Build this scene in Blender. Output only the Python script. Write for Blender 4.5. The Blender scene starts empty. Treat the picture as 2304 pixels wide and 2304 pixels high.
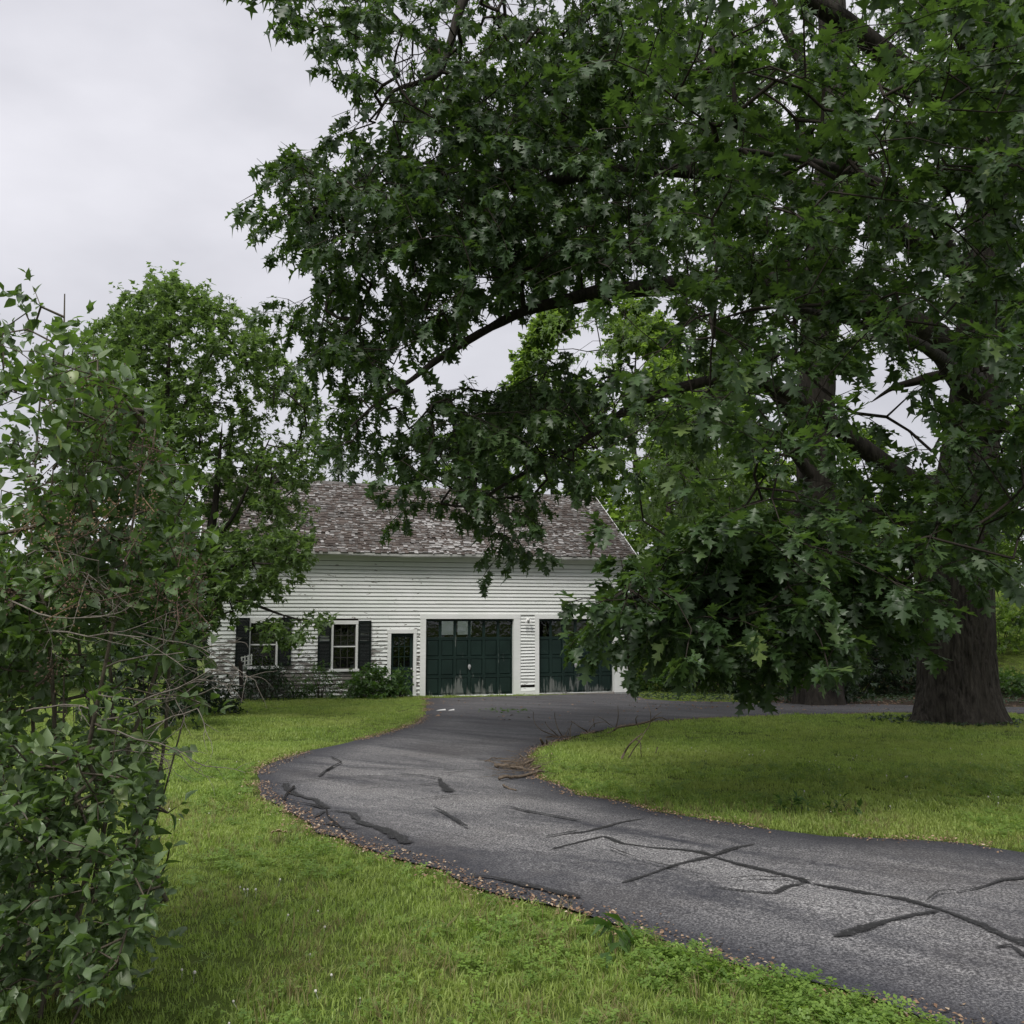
import bpy, math, random
import numpy as np
from mathutils import Vector, Matrix
from mathutils.geometry import delaunay_2d_cdt

scene = bpy.context.scene
COL = scene.collection
# ------------------------------------------------------------------ camera
F_PX, PITCH, EYE = 2130.0, math.radians(6.4), 1.6
cam_d = bpy.data.cameras.new('camera')
cam_d.sensor_width = 36.0
cam_d.lens = 36.0 * F_PX / 2304.0
cam_d.clip_start, cam_d.clip_end = 0.1, 2000.0
cam = bpy.data.objects.new('camera', cam_d)
COL.objects.link(cam)
cam.location = (0, 0, EYE)
cam.rotation_euler = (math.radians(90) + PITCH, 0, 0)
scene.camera = cam
# ------------------------------------------------------------------ view
vs = scene.view_settings
vs.view_transform = 'Standard'; vs.look = 'None'; vs.exposure = 1.0; vs.gamma = 1.0
try: vs.use_curve_mapping = False
except Exception: pass
# ------------------------------------------------------------------ world: overcast sky over a Nishita base
SUN_EL, SUN_AZ = math.radians(56), math.radians(-162)     # azimuth from +Y towards +X
world = bpy.data.worlds.new('World'); scene.world = world; world.use_nodes = True
wn, wl = world.node_tree.nodes, world.node_tree.links
wn.clear()
def N(nt, t, **kw):
    n = nt.nodes.new(t)
    for k, v in kw.items():
        setattr(n, k, v)
    return n
wt = world.node_tree
out = N(wt, 'ShaderNodeOutputWorld')
sky = N(wt, 'ShaderNodeTexSky', sky_type='NISHITA', sun_disc=False)
sky.sun_elevation = SUN_EL; sky.sun_rotation = SUN_AZ
bg1 = N(wt, 'ShaderNodeBackground'); bg1.inputs[1].default_value = 0.07
bg2 = N(wt, 'ShaderNodeBackground'); bg2.inputs[1].default_value = 1.0
mixs = N(wt, 'ShaderNodeMixShader'); mixs.inputs[0].default_value = 0.93
tc = N(wt, 'ShaderNodeTexCoord'); sep = N(wt, 'ShaderNodeSeparateXYZ')
wl.new(tc.outputs['Generated'], sep.inputs[0])
grad = N(wt, 'ShaderNodeMapRange'); grad.inputs['From Min'].default_value = 0.0
grad.inputs['To Min'].default_value = 0.86; grad.inputs['To Max'].default_value = 1.5
wl.new(sep.outputs[2], grad.inputs['Value'])
mp = N(wt, 'ShaderNodeMapping'); mp.inputs['Scale'].default_value = (1.0, 1.0, 2.2)
wl.new(tc.outputs['Generated'], mp.inputs[0])
nz = N(wt, 'ShaderNodeTexNoise'); nz.inputs['Scale'].default_value = 2.8; nz.inputs['Detail'].default_value = 5; nz.inputs['Roughness'].default_value = 0.5
wl.new(mp.outputs[0], nz.inputs['Vector'])
cr = N(wt, 'ShaderNodeValToRGB')
cr.color_ramp.elements[0].position = 0.28; cr.color_ramp.elements[0].color = (0.282, 0.280, 0.303, 1)
cr.color_ramp.elements[1].position = 0.70; cr.color_ramp.elements[1].color = (0.41, 0.405, 0.43, 1)
wl.new(nz.outputs[0], cr.inputs[0])
mulv = N(wt, 'ShaderNodeVectorMath', operation='SCALE')
wl.new(cr.outputs[0], mulv.inputs[0]); wl.new(grad.outputs[0], mulv.inputs['Scale'])
wl.new(mulv.outputs[0], bg2.inputs[0]); wl.new(sky.outputs[0], bg1.inputs[0])
wl.new(bg1.outputs[0], mixs.inputs[1]); wl.new(bg2.outputs[0], mixs.inputs[2])
wl.new(mixs.outputs[0], out.inputs[0])
# ------------------------------------------------------------------ sun (veiled)
sd = bpy.data.lights.new('sun', 'SUN'); sd.energy = 1.5; sd.angle = math.radians(24); sd.color = (1.0, 0.965, 0.91)
so = bpy.data.objects.new('sun', sd); COL.objects.link(so)
sdir = Vector((math.sin(SUN_AZ) * math.cos(SUN_EL), math.cos(SUN_AZ) * math.cos(SUN_EL), math.sin(SUN_EL))).normalized()
so.rotation_euler = sdir.to_track_quat('Z', 'Y').to_euler()
so.location = (-5, -20, 40)

# ================================================================== helpers
SP, CP = math.sin(PITCH), math.cos(PITCH)
def ray(u, v):
    xc, yc = (u - 1152) / F_PX, (1152 - v) / F_PX
    return np.array([xc, CP - SP * yc, SP + CP * yc])
def at(u, v, Y):
    d = ray(u, v); return np.array([d[0] / d[1] * Y, Y, EYE + d[2] / d[1] * Y])
def sst(x, a, b):
    t = np.clip((x - a) / (b - a), 0, 1); return t * t * (3 - 2 * t)
SLAB = -0.874
def ground(x, y):
    x = np.asarray(x, float); y = np.asarray(y, float)
    d = np.clip(y - 4, 0, 29.0)
    z = -0.0348 * d * d / (d + 2)
    z = z + 2.6 * sst(x, 11.5, 18) * sst(y, 25.5, 38)
    z = z + 0.10 * np.clip(y - 33.5, 0, 14) * sst(x, 4.6, 6.5)
    z = z - 0.10 * sst(-x, 7, 13) * sst(y, 14, 24)
    z = z - 0.12 * np.clip(y - 40, 0, 40) * (1 - sst(x, 0, 8))
    return z
def hit(u, v):
    d = ray(u, v); lo = None; ys = np.linspace(2, 70, 500)
    X = d[0] / d[1] * ys; Z = EYE + d[2] / d[1] * ys
    dz = Z - ground(X, ys)
    i = int(np.argmax(dz < 0)) if (dz < 0).any() else len(ys) - 1
    a, b = ys[max(i - 1, 0)], ys[i]
    for _ in range(30):
        m = (a + b) / 2
        if EYE + d[2] / d[1] * m - float(ground(d[0] / d[1] * m, m)) < 0: b = m
        else: a = m
    return np.array([d[0] / d[1] * b, b, float(ground(d[0] / d[1] * b, b))])
def hits(pts): return [hit(u, v) for u, v in pts]
def inpoly(P, poly):
    x, y = P[:, 0], P[:, 1]; c = np.zeros(len(P), bool); poly = np.asarray(poly, float)
    j = len(poly) - 1
    for i in range(len(poly)):
        xi, yi = poly[i]; xj, yj = poly[j]
        if yi != yj:
            c ^= ((yi > y) != (yj > y)) & (x < (xj - xi) * (y - yi) / (yj - yi) + xi)
        j = i
    return c
def polydist(P, line):
    line = np.asarray(line, float); best = np.full(len(P), 1e9)
    for a, b in zip(line[:-1], line[1:]):
        ab = b - a; L2 = max(ab @ ab, 1e-12)
        t = np.clip(((P - a) @ ab) / L2, 0, 1)
        best = np.minimum(best, np.hypot(*(P - a - t[:, None] * ab).T))
    return best
def hash3(i, j, k, seed=0):
    n = (i * 374761393 + j * 668265263 + k * 2147483647 + seed * 1442695041) & 0xffffffff
    n = ((n ^ (n >> 13)) * 1274126177) & 0xffffffff
    return ((n ^ (n >> 16)) & 0xffff) / 65535.0
def vnoise(P, scale=1.0, seed=0):
    P = np.asarray(P, float) * scale + 1000.0
    I = np.floor(P).astype(np.int64); f = P - I; f = f * f * (3 - 2 * f); r = 0
    for dx in (0, 1):
        for dy in (0, 1):
            for dz in (0, 1):
                w = (f[:, 0] if dx else 1 - f[:, 0]) * (f[:, 1] if dy else 1 - f[:, 1]) * (f[:, 2] if dz else 1 - f[:, 2])
                r = r + w * hash3(I[:, 0] + dx, I[:, 1] + dy, I[:, 2] + dz, seed)
    return r
def norm(a): return a / np.maximum(np.linalg.norm(a, axis=-1, keepdims=True), 1e-9)
def link(o, parent=None):
    COL.objects.link(o)
    if parent is not None: o.parent = parent
    return o
def tag(o, label=None, cat=None, group=None, kind=None):
    if label: o['label'] = label
    if cat: o['category'] = cat
    if group: o['group'] = group
    if kind: o['kind'] = kind
    return o
def empty(name, loc, label, cat, rz=0, group=None):
    o = bpy.data.objects.new(name, None); o.empty_display_size = 0.3
    o.location = loc; o.rotation_euler = (0, 0, rz); link(o)
    return tag(o, label, cat, group)
def mesh_np(name, V, T, mat, parent=None, tint=None, smooth=False, n=3, attrs=None):
    """V (n,3), T (m,n) index array"""
    me = bpy.data.meshes.new(name)
    V = np.asarray(V, np.float32); T = np.asarray(T, np.int32)
    me.vertices.add(len(V)); me.vertices.foreach_set('co', V.ravel())
    me.loops.add(T.size); me.loops.foreach_set('vertex_index', T.ravel())
    me.polygons.add(len(T)); me.polygons.foreach_set('loop_start', np.arange(len(T), dtype=np.int32) * n)
    if smooth: me.polygons.foreach_set('use_smooth', np.ones(len(T), bool))
    if tint is not None:
        a = me.attributes.new('tint', 'FLOAT', 'POINT'); a.data.foreach_set('value', np.asarray(tint, np.float32))
    for k, val in (attrs or {}).items():
        a = me.attributes.new(k, 'FLOAT', 'POINT'); a.data.foreach_set('value', np.asarray(val, np.float32))
    me.update(calc_edges=True)
    if mat: me.materials.append(mat)
    return link(bpy.data.objects.new(name, me), parent)
class MB:
    def __init__(s): s.v = []; s.f = []; s.m = []
    def add(s, vs, fs, m=0):
        b = len(s.v); s.v += [tuple(map(float, p)) for p in vs]; s.f += [tuple(i + b for i in f) for f in fs]; s.m += [m] * len(fs)
    def box(s, x0, x1, y0, y1, z0, z1, m=0):
        s.add([(x0,y0,z0),(x1,y0,z0),(x1,y1,z0),(x0,y1,z0),(x0,y0,z1),(x1,y0,z1),(x1,y1,z1),(x0,y1,z1)],
              [(0,3,2,1),(4,5,6,7),(0,1,5,4),(1,2,6,5),(2,3,7,6),(3,0,4,7)], m)
    def hexa(s, p, m=0):
        s.add(p, [(0,3,2,1),(4,5,6,7),(0,1,5,4),(1,2,6,5),(2,3,7,6),(3,0,4,7)], m)
    def tube(s, pts, radii, n=6, m=0, cap=True):
        V, Q = tube_np(pts, radii, n)
        b = len(s.v); s.v += [tuple(map(float, p)) for p in V]; s.f += [tuple(int(i) + b for i in q) for q in Q]; s.m += [m] * len(Q)
        if cap:
            s.f.append(tuple(b + i for i in range(n))[::-1]); s.m.append(m)
            e = b + len(V) - n; s.f.append(tuple(e + i for i in range(n))); s.m.append(m)
    def lathe(s, prof, n=12, c=(0, 0, 0), m=0):
        b = len(s.v)
        for r, z in prof:
            for i in range(n):
                a = 2 * math.pi * i / n; s.v.append((c[0] + r * math.cos(a), c[1] + r * math.sin(a), c[2] + z))
        for j in range(len(prof) - 1):
            for i in range(n):
                s.f.append((b + j*n + i, b + j*n + (i+1) % n, b + (j+1)*n + (i+1) % n, b + (j+1)*n + i)); s.m.append(m)
        s.f.append(tuple(b + i for i in range(n))[::-1]); s.m.append(m)
        s.f.append(tuple(b + (len(prof)-1)*n + i for i in range(n))); s.m.append(m)
    def build(s, name, mats, parent=None, smooth=False):
        me = bpy.data.meshes.new(name); me.from_pydata(s.v, [], s.f)
        if not isinstance(mats, (list, tuple)): mats = [mats]
        for m in mats: me.materials.append(m)
        me.polygons.foreach_set('material_index', s.m)
        if smooth: me.polygons.foreach_set('use_smooth', [True] * len(s.f))
        me.update()
        return link(bpy.data.objects.new(name, me), parent)
def smooth_path(pts, radii, k=4):
    pts = np.asarray(pts, float); radii = np.asarray(radii, float)
    P, R = [], []; n = len(pts)
    for i in range(n - 1):
        p0, p1, p2, p3 = pts[max(i-1,0)], pts[i], pts[i+1], pts[min(i+2,n-1)]
        for j in range(k):
            t = j / k
            P.append(0.5 * ((2*p1) + (p2-p0)*t + (2*p0-5*p1+4*p2-p3)*t*t + (3*p1-p0-3*p2+p3)*t**3)); R.append(radii[i]*(1-t) + radii[i+1]*t)
    P.append(pts[-1]); R.append(radii[-1])
    return np.array(P), np.array(R)
def tube_np(pts, radii, n=6):
    pts = np.asarray(pts, float); m = len(pts)
    tang = norm(np.gradient(pts, axis=0))
    V = np.zeros((m, n, 3)); a = None
    ang = np.linspace(0, 2*np.pi, n, endpoint=False)
    for i in range(m):
        t = tang[i]
        if a is None:
            a = np.cross(t, [0.3, 1, 0.2] if abs(t[1]) < .9 else [1, 0, 0])
        a = a - (a @ t) * t; a = a / max(np.linalg.norm(a), 1e-9); b = np.cross(t, a)
        r = radii[i]
        V[i] = pts[i] + np.outer(np.cos(ang), a) * r + np.outer(np.sin(ang), b) * r
    i = np.arange(m - 1)[:, None]; j = np.arange(n)[None, :]; j2 = (j + 1) % n
    Q = np.stack([i*n + j, i*n + j2, (i+1)*n + j2, (i+1)*n + j], -1).reshape(-1, 4)
    return V.reshape(-1, 3), Q

# ================================================================== materials
def new_mat(name):
    m = bpy.data.materials.new(name); m.use_nodes = True
    nt = m.node_tree; nt.nodes.clear()
    o = N(nt, 'ShaderNodeOutputMaterial'); p = N(nt, 'ShaderNodeBsdfPrincipled')
    nt.links.new(p.outputs[0], o.inputs[0])
    return m, nt, p, o
def rgba(c): return (c[0], c[1], c[2], 1)
def noise(nt, vec, scale, detail=4, rough=.55, dist=0):
    n = N(nt, 'ShaderNodeTexNoise'); n.inputs['Scale'].default_value = scale; n.inputs['Detail'].default_value = detail
    n.inputs['Roughness'].default_value = rough; n.inputs['Distortion'].default_value = dist
    if vec is not None: nt.links.new(vec, n.inputs['Vector'])
    return n.outputs[0]
def ramp(nt, fac, stops):
    r = N(nt, 'ShaderNodeValToRGB'); e = r.color_ramp.elements
    while len(e) < len(stops): e.new(0.5)
    for i, (p, c) in enumerate(stops):
        e[i].position = p; e[i].color = rgba(c) if not isinstance(c, (int, float)) else (c, c, c, 1)
    nt.links.new(fac, r.inputs[0]); return r.outputs[0]
def mixc(nt, fac, a, b, mode='MIX'):
    n = N(nt, 'ShaderNodeMix', data_type='RGBA', blend_type=mode)
    for sck, val in ((n.inputs[0], fac), (n.inputs[6], a), (n.inputs[7], b)):
        if isinstance(val, (int, float)): sck.default_value = val
        elif isinstance(val, tuple): sck.default_value = rgba(val)
        else: nt.links.new(val, sck)
    return n.outputs[2]
def math_n(nt, op, a, b=None):
    n = N(nt, 'ShaderNodeMath', operation=op)
    for sck, val in zip(n.inputs, (a, b)):
        if val is None: continue
        if isinstance(val, (int, float)): sck.default_value = val
        else: nt.links.new(val, sck)
    return n.outputs[0]
def mapping(nt, vec, scale=(1,1,1), rot=(0,0,0)):
    m = N(nt, 'ShaderNodeMapping'); m.inputs['Scale'].default_value = scale; m.inputs['Rotation'].default_value = rot
    nt.links.new(vec, m.inputs[0]); return m.outputs[0]
def geo_pos(nt): return N(nt, 'ShaderNodeNewGeometry').outputs['Position']
def obj_co(nt): return N(nt, 'ShaderNodeTexCoord').outputs['Object']
def bump(nt, p, h, strength=.4, dist=.02):
    b = N(nt, 'ShaderNodeBump'); b.inputs['Strength'].default_value = strength; b.inputs['Distance'].default_value = dist
    nt.links.new(h, b.inputs['Height']); nt.links.new(b.outputs[0], p.inputs['Normal'])
def leaf_mat(name, stops, trans, tfac=.35, rough=.45, per_object=False, spec=.5):
    m, nt, p, o = new_mat(name)
    if per_object:
        t = N(nt, 'ShaderNodeObjectInfo').outputs['Random']
    else:
        t = N(nt, 'ShaderNodeAttribute', attribute_name='tint').outputs['Fac']
    pos = geo_pos(nt)
    base = ramp(nt, t, stops)
    mott = ramp(nt, noise(nt, pos, 9, 2), [(.3, .78), (.7, 1.15)])
    base = mixc(nt, 1.0, base, mott, 'MULTIPLY')
    nt.links.new(base, p.inputs['Base Color']); p.inputs['Roughness'].default_value = rough
    p.inputs['Specular IOR Level'].default_value = spec
    tr = N(nt, 'ShaderNodeBsdfTranslucent')
    tcol = mixc(nt, 1.0, ramp(nt, t, [(0, tuple(c*.8 for c in trans)), (1, tuple(c*1.2 for c in trans))]), mott, 'MULTIPLY')
    nt.links.new(tcol, tr.inputs[0])
    mx = N(nt, 'ShaderNodeMixShader'); mx.inputs[0].default_value = tfac
    nt.links.new(p.outputs[0], mx.inputs[1]); nt.links.new(tr.outputs[0], mx.inputs[2]); nt.links.new(mx.outputs[0], o.inputs[0])
    return m
OAK_ST = [(0, (.024,.048,.018)), (.5, (.046,.088,.030)), (.85, (.085,.140,.046)), (1, (.15,.21,.055))]
M = {}
M['oak_leaf'] = leaf_mat('oak_leaf', OAK_ST, (.11,.205,.028), .33, .46, False, .5)
M['oak_leaf_one'] = leaf_mat('oak_leaf_single', OAK_ST, (.11,.205,.028), .33, .46, True, .5)
MAP_ST = [(0, (.050,.085,.032)), (.6, (.115,.18,.062)), (1, (.18,.245,.085))]
M['maple_leaf'] = leaf_mat('maple_leaf', MAP_ST, (.22,.36,.07), .42, .5)
M['back_leaf'] = leaf_mat('back_leaf', [(0, (.05,.09,.02)), (.6, (.09,.15,.032)), (1, (.15,.23,.045))], (.30,.48,.06), .45, .5)
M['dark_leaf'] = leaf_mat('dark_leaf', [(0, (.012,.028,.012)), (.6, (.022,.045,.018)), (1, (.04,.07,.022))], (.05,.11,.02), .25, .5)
M['spruce_leaf'] = leaf_mat('spruce_leaf', [(0, (.03,.06,.025)), (1, (.06,.11,.035))], (.08,.16,.03), .25, .55)
LIL_ST = [(0, (.062,.10,.046)), (.5, (.125,.185,.085)), (.85, (.20,.265,.12)), (1, (.27,.32,.09))]
M['lilac_leaf'] = leaf_mat('lilac_leaf', LIL_ST, (.16,.30,.03), .3, .40)
M['lilac_leaf_one'] = leaf_mat('lilac_leaf_single', LIL_ST, (.16,.30,.03), .3, .40, True)
M['weed_leaf'] = leaf_mat('weed_leaf', [(0, (.03,.07,.02)), (.6, (.06,.12,.03)), (1, (.10,.17,.04))], (.14,.28,.03), .35, .5)
def bark(name, c0, c1, vs=22, hs=3.0, strength=.9):
    m, nt, p, o = new_mat(name)
    co = mapping(nt, obj_co(nt), (vs, vs, hs))
    n1 = noise(nt, co, 1.0, 5, .6, .6)
    n2 = noise(nt, obj_co(nt), 1.1, 3)
    col = mixc(nt, ramp(nt, n2, [(.35, 0.), (.7, .6)]), ramp(nt, n1, [(.32, c0), (.68, c1)]), tuple(c * .75 for c in c1))
    nt.links.new(col, p.inputs['Base Color']); p.inputs['Roughness'].default_value = .9; p.inputs['Specular IOR Level'].default_value = .2
    bump(nt, p, n1, strength, .03)
    return m
M['bark'] = bark('oak_bark', (.007,.006,.005), (.055,.048,.040), 14, 2.2, 1.0)
M['trunk_bark'] = bark('trunk_bark', (.006,.005,.0045), (.068,.060,.050), 17, 4.5, 1.0)
M['twig'] = bark('twig_bark', (.016,.013,.010), (.045,.037,.029), 60, 20, .3)
M['dead_twig'] = bark('dead_twig_bark', (.09,.078,.066), (.23,.205,.175), 60, 20, .3)
M['fallen_bark'] = bark('fallen_bark', (.07,.05,.035), (.20,.16,.12), 50, 20, .4)
M['lilac_bark'] = bark('lilac_bark', (.05,.042,.032), (.14,.12,.09), 60, 15, .4)

def asphalt():
    m, nt, p, o = new_mat('asphalt')
    pos = geo_pos(nt)
    edge = N(nt, 'ShaderNodeAttribute', attribute_name='edge').outputs['Fac']
    mpn = N(nt, 'ShaderNodeMapping', vector_type='TEXTURE'); mpn.inputs['Rotation'].default_value = (0, 0, math.radians(140)); mpn.inputs['Scale'].default_value = (2.6, .62, 1)
    nt.links.new(pos, mpn.inputs[0]); st = mpn.outputs[0]
    sy = N(nt, 'ShaderNodeSeparateXYZ'); nt.links.new(pos, sy.inputs[0])
    far = N(nt, 'ShaderNodeMapRange'); far.inputs['From Min'].default_value = 11; far.inputs['From Max'].default_value = 22; nt.links.new(sy.outputs[1], far.inputs[0])
    big = noise(nt, st, .8, 6, .66, .8)
    fine = noise(nt, pos, 70, 3, .85)
    mid = noise(nt, pos, 14, 4, .65)
    worn_and_shade = math_n(nt, 'ADD', math_n(nt, 'MULTIPLY', big, 1.25), math_n(nt, 'MULTIPLY', mid, .38))
    worn_and_shade = math_n(nt, 'MULTIPLY', ramp(nt, worn_and_shade, [(.62, 0.), (.96, 1.)]), ramp(nt, edge, [(.12, .03), (.7, 1.)]))
    grain_d = ramp(nt, fine, [(.38, (.020,.021,.026)), (.66, (.075,.076,.087))])
    grain_l = ramp(nt, fine, [(.38, (.035,.034,.036)), (.50, (.15,.147,.147)), (.62, (.52,.51,.50))])
    worn_and_shade = math_n(nt, 'MULTIPLY', worn_and_shade, math_n(nt, 'SUBTRACT', 1.0, math_n(nt, 'MULTIPLY', far.outputs[0], .6)))  # far asphalt darker: shade put into the colour, with damp and dirt
    col = mixc(nt, math_n(nt, 'MULTIPLY', worn_and_shade, .92), grain_d, grain_l)
    # thin needle litter and dust
    brown = math_n(nt, 'ADD', ramp(nt, noise(nt, pos, .5, 4, .6), [(.5, 0.), (.72, .3)]), math_n(nt, 'MULTIPLY', far.outputs[0], .15))
    col = mixc(nt, brown, col, (.065,.054,.046))
    nt.links.new(col, p.inputs['Base Color']); p.inputs['Roughness'].default_value = .85; p.inputs['Specular IOR Level'].default_value = .3
    bump(nt, p, fine, .5, .006)
    return m
M['asphalt'] = asphalt()
def simple(name, c, rough=.6, spec=.5, var=.25, sc=6, metallic=0):
    m, nt, p, o = new_mat(name)
    n = noise(nt, obj_co(nt), sc, 5)
    nt.links.new(ramp(nt, n, [(.3, tuple(x*(1-var) for x in c)), (.7, tuple(min(x*(1+var),1) for x in c))]), p.inputs['Base Color'])
    p.inputs['Roughness'].default_value = rough; p.inputs['Specular IOR Level'].default_value = spec; p.inputs['Metallic'].default_value = metallic
    return m
def seal_mat():
    m, nt, p, o = new_mat('crack_sealer')
    pos = geo_pos(nt); e = N(nt, 'ShaderNodeAttribute', attribute_name='edge').outputs['Fac']
    nt.links.new(ramp(nt, noise(nt, pos, 40, 4, .7), [(.35, (.014,.014,.014)), (.60, (.034,.034,.035)), (.72, (.15,.15,.148))]), p.inputs['Base Color'])
    p.inputs['Roughness'].default_value = .7; p.inputs['Specular IOR Level'].default_value = .3
    v = math_n(nt, 'ADD', math_n(nt, 'MULTIPLY', e, 1.0), math_n(nt, 'MULTIPLY', math_n(nt, 'SUBTRACT', noise(nt, pos, 34, 4, .75), .5), 1.5))
    t = N(nt, 'ShaderNodeBsdfTransparent'); mx = N(nt, 'ShaderNodeMixShader'); nt.links.new(ramp(nt, v, [(.20, 0.), (.48, .92)]), mx.inputs[0])
    nt.links.new(t.outputs[0], mx.inputs[1]); nt.links.new(p.outputs[0], mx.inputs[2]); nt.links.new(mx.outputs[0], o.inputs[0])
    return m
M['seal'] = seal_mat()
M['crack'] = simple('open_crack', (.018,.017,.016), .9, .2, .3, 20)
def terrain_mat():
    m, nt, p, o = new_mat('lawn_soil')
    pos = geo_pos(nt)
    c = mixc(nt, ramp(nt, noise(nt, pos, .55, 4), [(.35, 0.), (.65, 1.)]), (.060,.092,.018), (.09,.12,.026))
    c = mixc(nt, ramp(nt, noise(nt, pos, 5, 5, .7), [(.52, 0.), (.75, .55)]), c, (.075,.06,.035))
    c = mixc(nt, N(nt, 'ShaderNodeAttribute', attribute_name='forest').outputs['Fac'], c, ramp(nt, noise(nt, pos, 12, 5, .7), [(.35, (.022,.016,.011)), (.7, (.075,.055,.038))]))
    nt.links.new(c, p.inputs['Base Color']); p.inputs['Roughness'].default_value = 1; p.inputs['Specular IOR Level'].default_value = .1
    bump(nt, p, noise(nt, pos, 18, 5, .7), .8, .05)
    return m
M['terrain'] = terrain_mat()
def blade_mat(name, lo, hi, dry, tr, tfac=.35):
    m, nt, p, o = new_mat(name)
    rnd = N(nt, 'ShaderNodeObjectInfo').outputs['Random']
    pos = geo_pos(nt)
    t = N(nt, 'ShaderNodeAttribute', attribute_name='tint').outputs['Fac']
    c = ramp(nt, math_n(nt, 'ADD', math_n(nt, 'MULTIPLY', rnd, .45), math_n(nt, 'MULTIPLY', t, .55)), [(.1, lo), (.9, hi)])
    patch = ramp(nt, noise(nt, pos, .42, 4, .6), [(.40, 0.), (.66, .55)])
    c = mixc(nt, patch, c, dry)
    nt.links.new(c, p.inputs['Base Color']); p.inputs['Roughness'].default_value = .5; p.inputs['Specular IOR Level'].default_value = .35
    b = N(nt, 'ShaderNodeBsdfTranslucent'); nt.links.new(mixc(nt, 1.0, c, tuple(x for x in tr), 'MULTIPLY'), b.inputs[0])
    mx = N(nt, 'ShaderNodeMixShader'); mx.inputs[0].default_value = tfac
    nt.links.new(p.outputs[0], mx.inputs[1]); nt.links.new(b.outputs[0], mx.inputs[2]); nt.links.new(mx.outputs[0], o.inputs[0])
    return m
M['grass'] = blade_mat('grass_blade', (.11,.175,.036), (.37,.48,.125), (.34,.37,.12), (1.6,1.7,1.0), .42)
M['drygrass'] = blade_mat('dry_grass', (.16,.14,.06), (.30,.26,.12), (.24,.22,.09), (1.2,1.2,1.0))
M['clover'] = blade_mat('clover_leaf', (.08,.15,.03), (.22,.33,.065), (.19,.28,.06), (1.8,1.9,1.0))
M['clover_flower'] = simple('clover_flower', (.62,.60,.54), .8, .2, .15, 40)
def litter_mat():
    m, nt, p, o = new_mat('litter')
    t = N(nt, 'ShaderNodeAttribute', attribute_name='tint').outputs['Fac']
    nt.links.new(ramp(nt, t, [(0, (.10,.055,.033)), (.45, (.22,.135,.08)), (.8, (.36,.26,.17)), (1, (.50,.42,.31))]), p.inputs['Base Color'])
    p.inputs['Roughness'].default_value = .8
    return m
M['litter'] = litter_mat()
# painted clapboard: white paint, grey-green mildew, peeling that grows towards the ground
def paint(name, peel_lo=.50, peel_hi=.62, low=1.9, base=(.83,.84,.825), streak=1.0):
    m, nt, p, o = new_mat(name)
    co = obj_co(nt)
    sepn = N(nt, 'ShaderNodeSeparateXYZ'); nt.links.new(co, sepn.inputs[0])
    big = noise(nt, co, .9, 4)
    c = mixc(nt, ramp(nt, big, [(.35, 0.), (.7, 1.)]), base, (base[0]*.86, base[1]*.89, base[2]*.86))
    st = noise(nt, mapping(nt, co, (1.5, 1.5, 22)), 1.0, 3)
    c = mixc(nt, ramp(nt, st, [(.45, 0.), (.8, .25)]), c, (.50,.52,.50))
    pe = noise(nt, mapping(nt, co, (2.2, 2.2, 7.5)), 1.6, 6, .62, .4)
    clump = noise(nt, co, .75, 3)
    hz = math_n(nt, 'MULTIPLY', math_n(nt, 'SUBTRACT', low, sepn.outputs[2]), .10)
    hz = math_n(nt, 'MINIMUM', math_n(nt, 'MAXIMUM', hz, -.10), .085)
    sx = math_n(nt, 'MINIMUM', math_n(nt, 'MAXIMUM', math_n(nt, 'MULTIPLY', math_n(nt, 'SUBTRACT', 7.4, sepn.outputs[0]), .3), -.07), .02)
    val = math_n(nt, 'ADD', math_n(nt, 'ADD', pe, math_n(nt, 'ADD', hz, sx)), math_n(nt, 'MULTIPLY', math_n(nt, 'SUBTRACT', clump, .5), .55))
    mask = ramp(nt, val, [(peel_lo + .10, 0.), (peel_lo + .125, 1.)])
    wood = ramp(nt, noise(nt, mapping(nt, co, (1.2, 1.2, 40)), 3, 4), [(.3, (.10,.092,.082)), (.7, (.27,.25,.23))])
    c = mixc(nt, mask, c, wood)
    nt.links.new(c, p.inputs['Base Color']); p.inputs['Roughness'].default_value = .65; p.inputs['Specular IOR Level'].default_value = .3
    inv = math_n(nt, 'SUBTRACT', 1.0, mask); bump(nt, p, inv, .6, .006)
    return m
M['clap'] = paint('peeling_white_paint')
M['trim'] = paint('trim_white_paint', .62, .7, 1.0, (.80,.80,.79))
M['board_shade'] = simple('board_shadow_line', (.12,.118,.11), .8, .2, .4, 4)  # dark strip painted at each board's foot as its shadow line
M['sheath'] = simple('old_sheathing', (.035,.03,.026), .9, .1)
M['dark_in'] = simple('barn_interior', (.045,.038,.03), .95, .1)
def green(name):
    m, nt, p, o = new_mat(name)
    co = obj_co(nt); sepn = N(nt, 'ShaderNodeSeparateXYZ'); nt.links.new(co, sepn.inputs[0])
    c = ramp(nt, noise(nt, co, 1.7, 4), [(.3, (.008,.019,.016)), (.7, (.013,.029,.024))])
    st = noise(nt, mapping(nt, co, (9, 9, 1.1)), 1.2, 5, .65)
    hz = math_n(nt, 'MULTIPLY', math_n(nt, 'MAXIMUM', math_n(nt, 'SUBTRACT', .72, sepn.outputs[2]), 0.0), .34)
    mask = ramp(nt, math_n(nt, 'ADD', math_n(nt, 'ADD', st, hz), math_n(nt, 'MULTIPLY', math_n(nt, 'SUBTRACT', noise(nt, co, 1.1, 2), .5), .5)), [(.69, 0.), (.78, .8)])
    c = mixc(nt, mask, c, (.16,.17,.16))
    nt.links.new(c, p.inputs['Base Color']); p.inputs['Roughness'].default_value = .5; p.inputs['Specular IOR Level'].default_value = .25
    return m
M['green'] = green('dark_green_paint')
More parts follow.
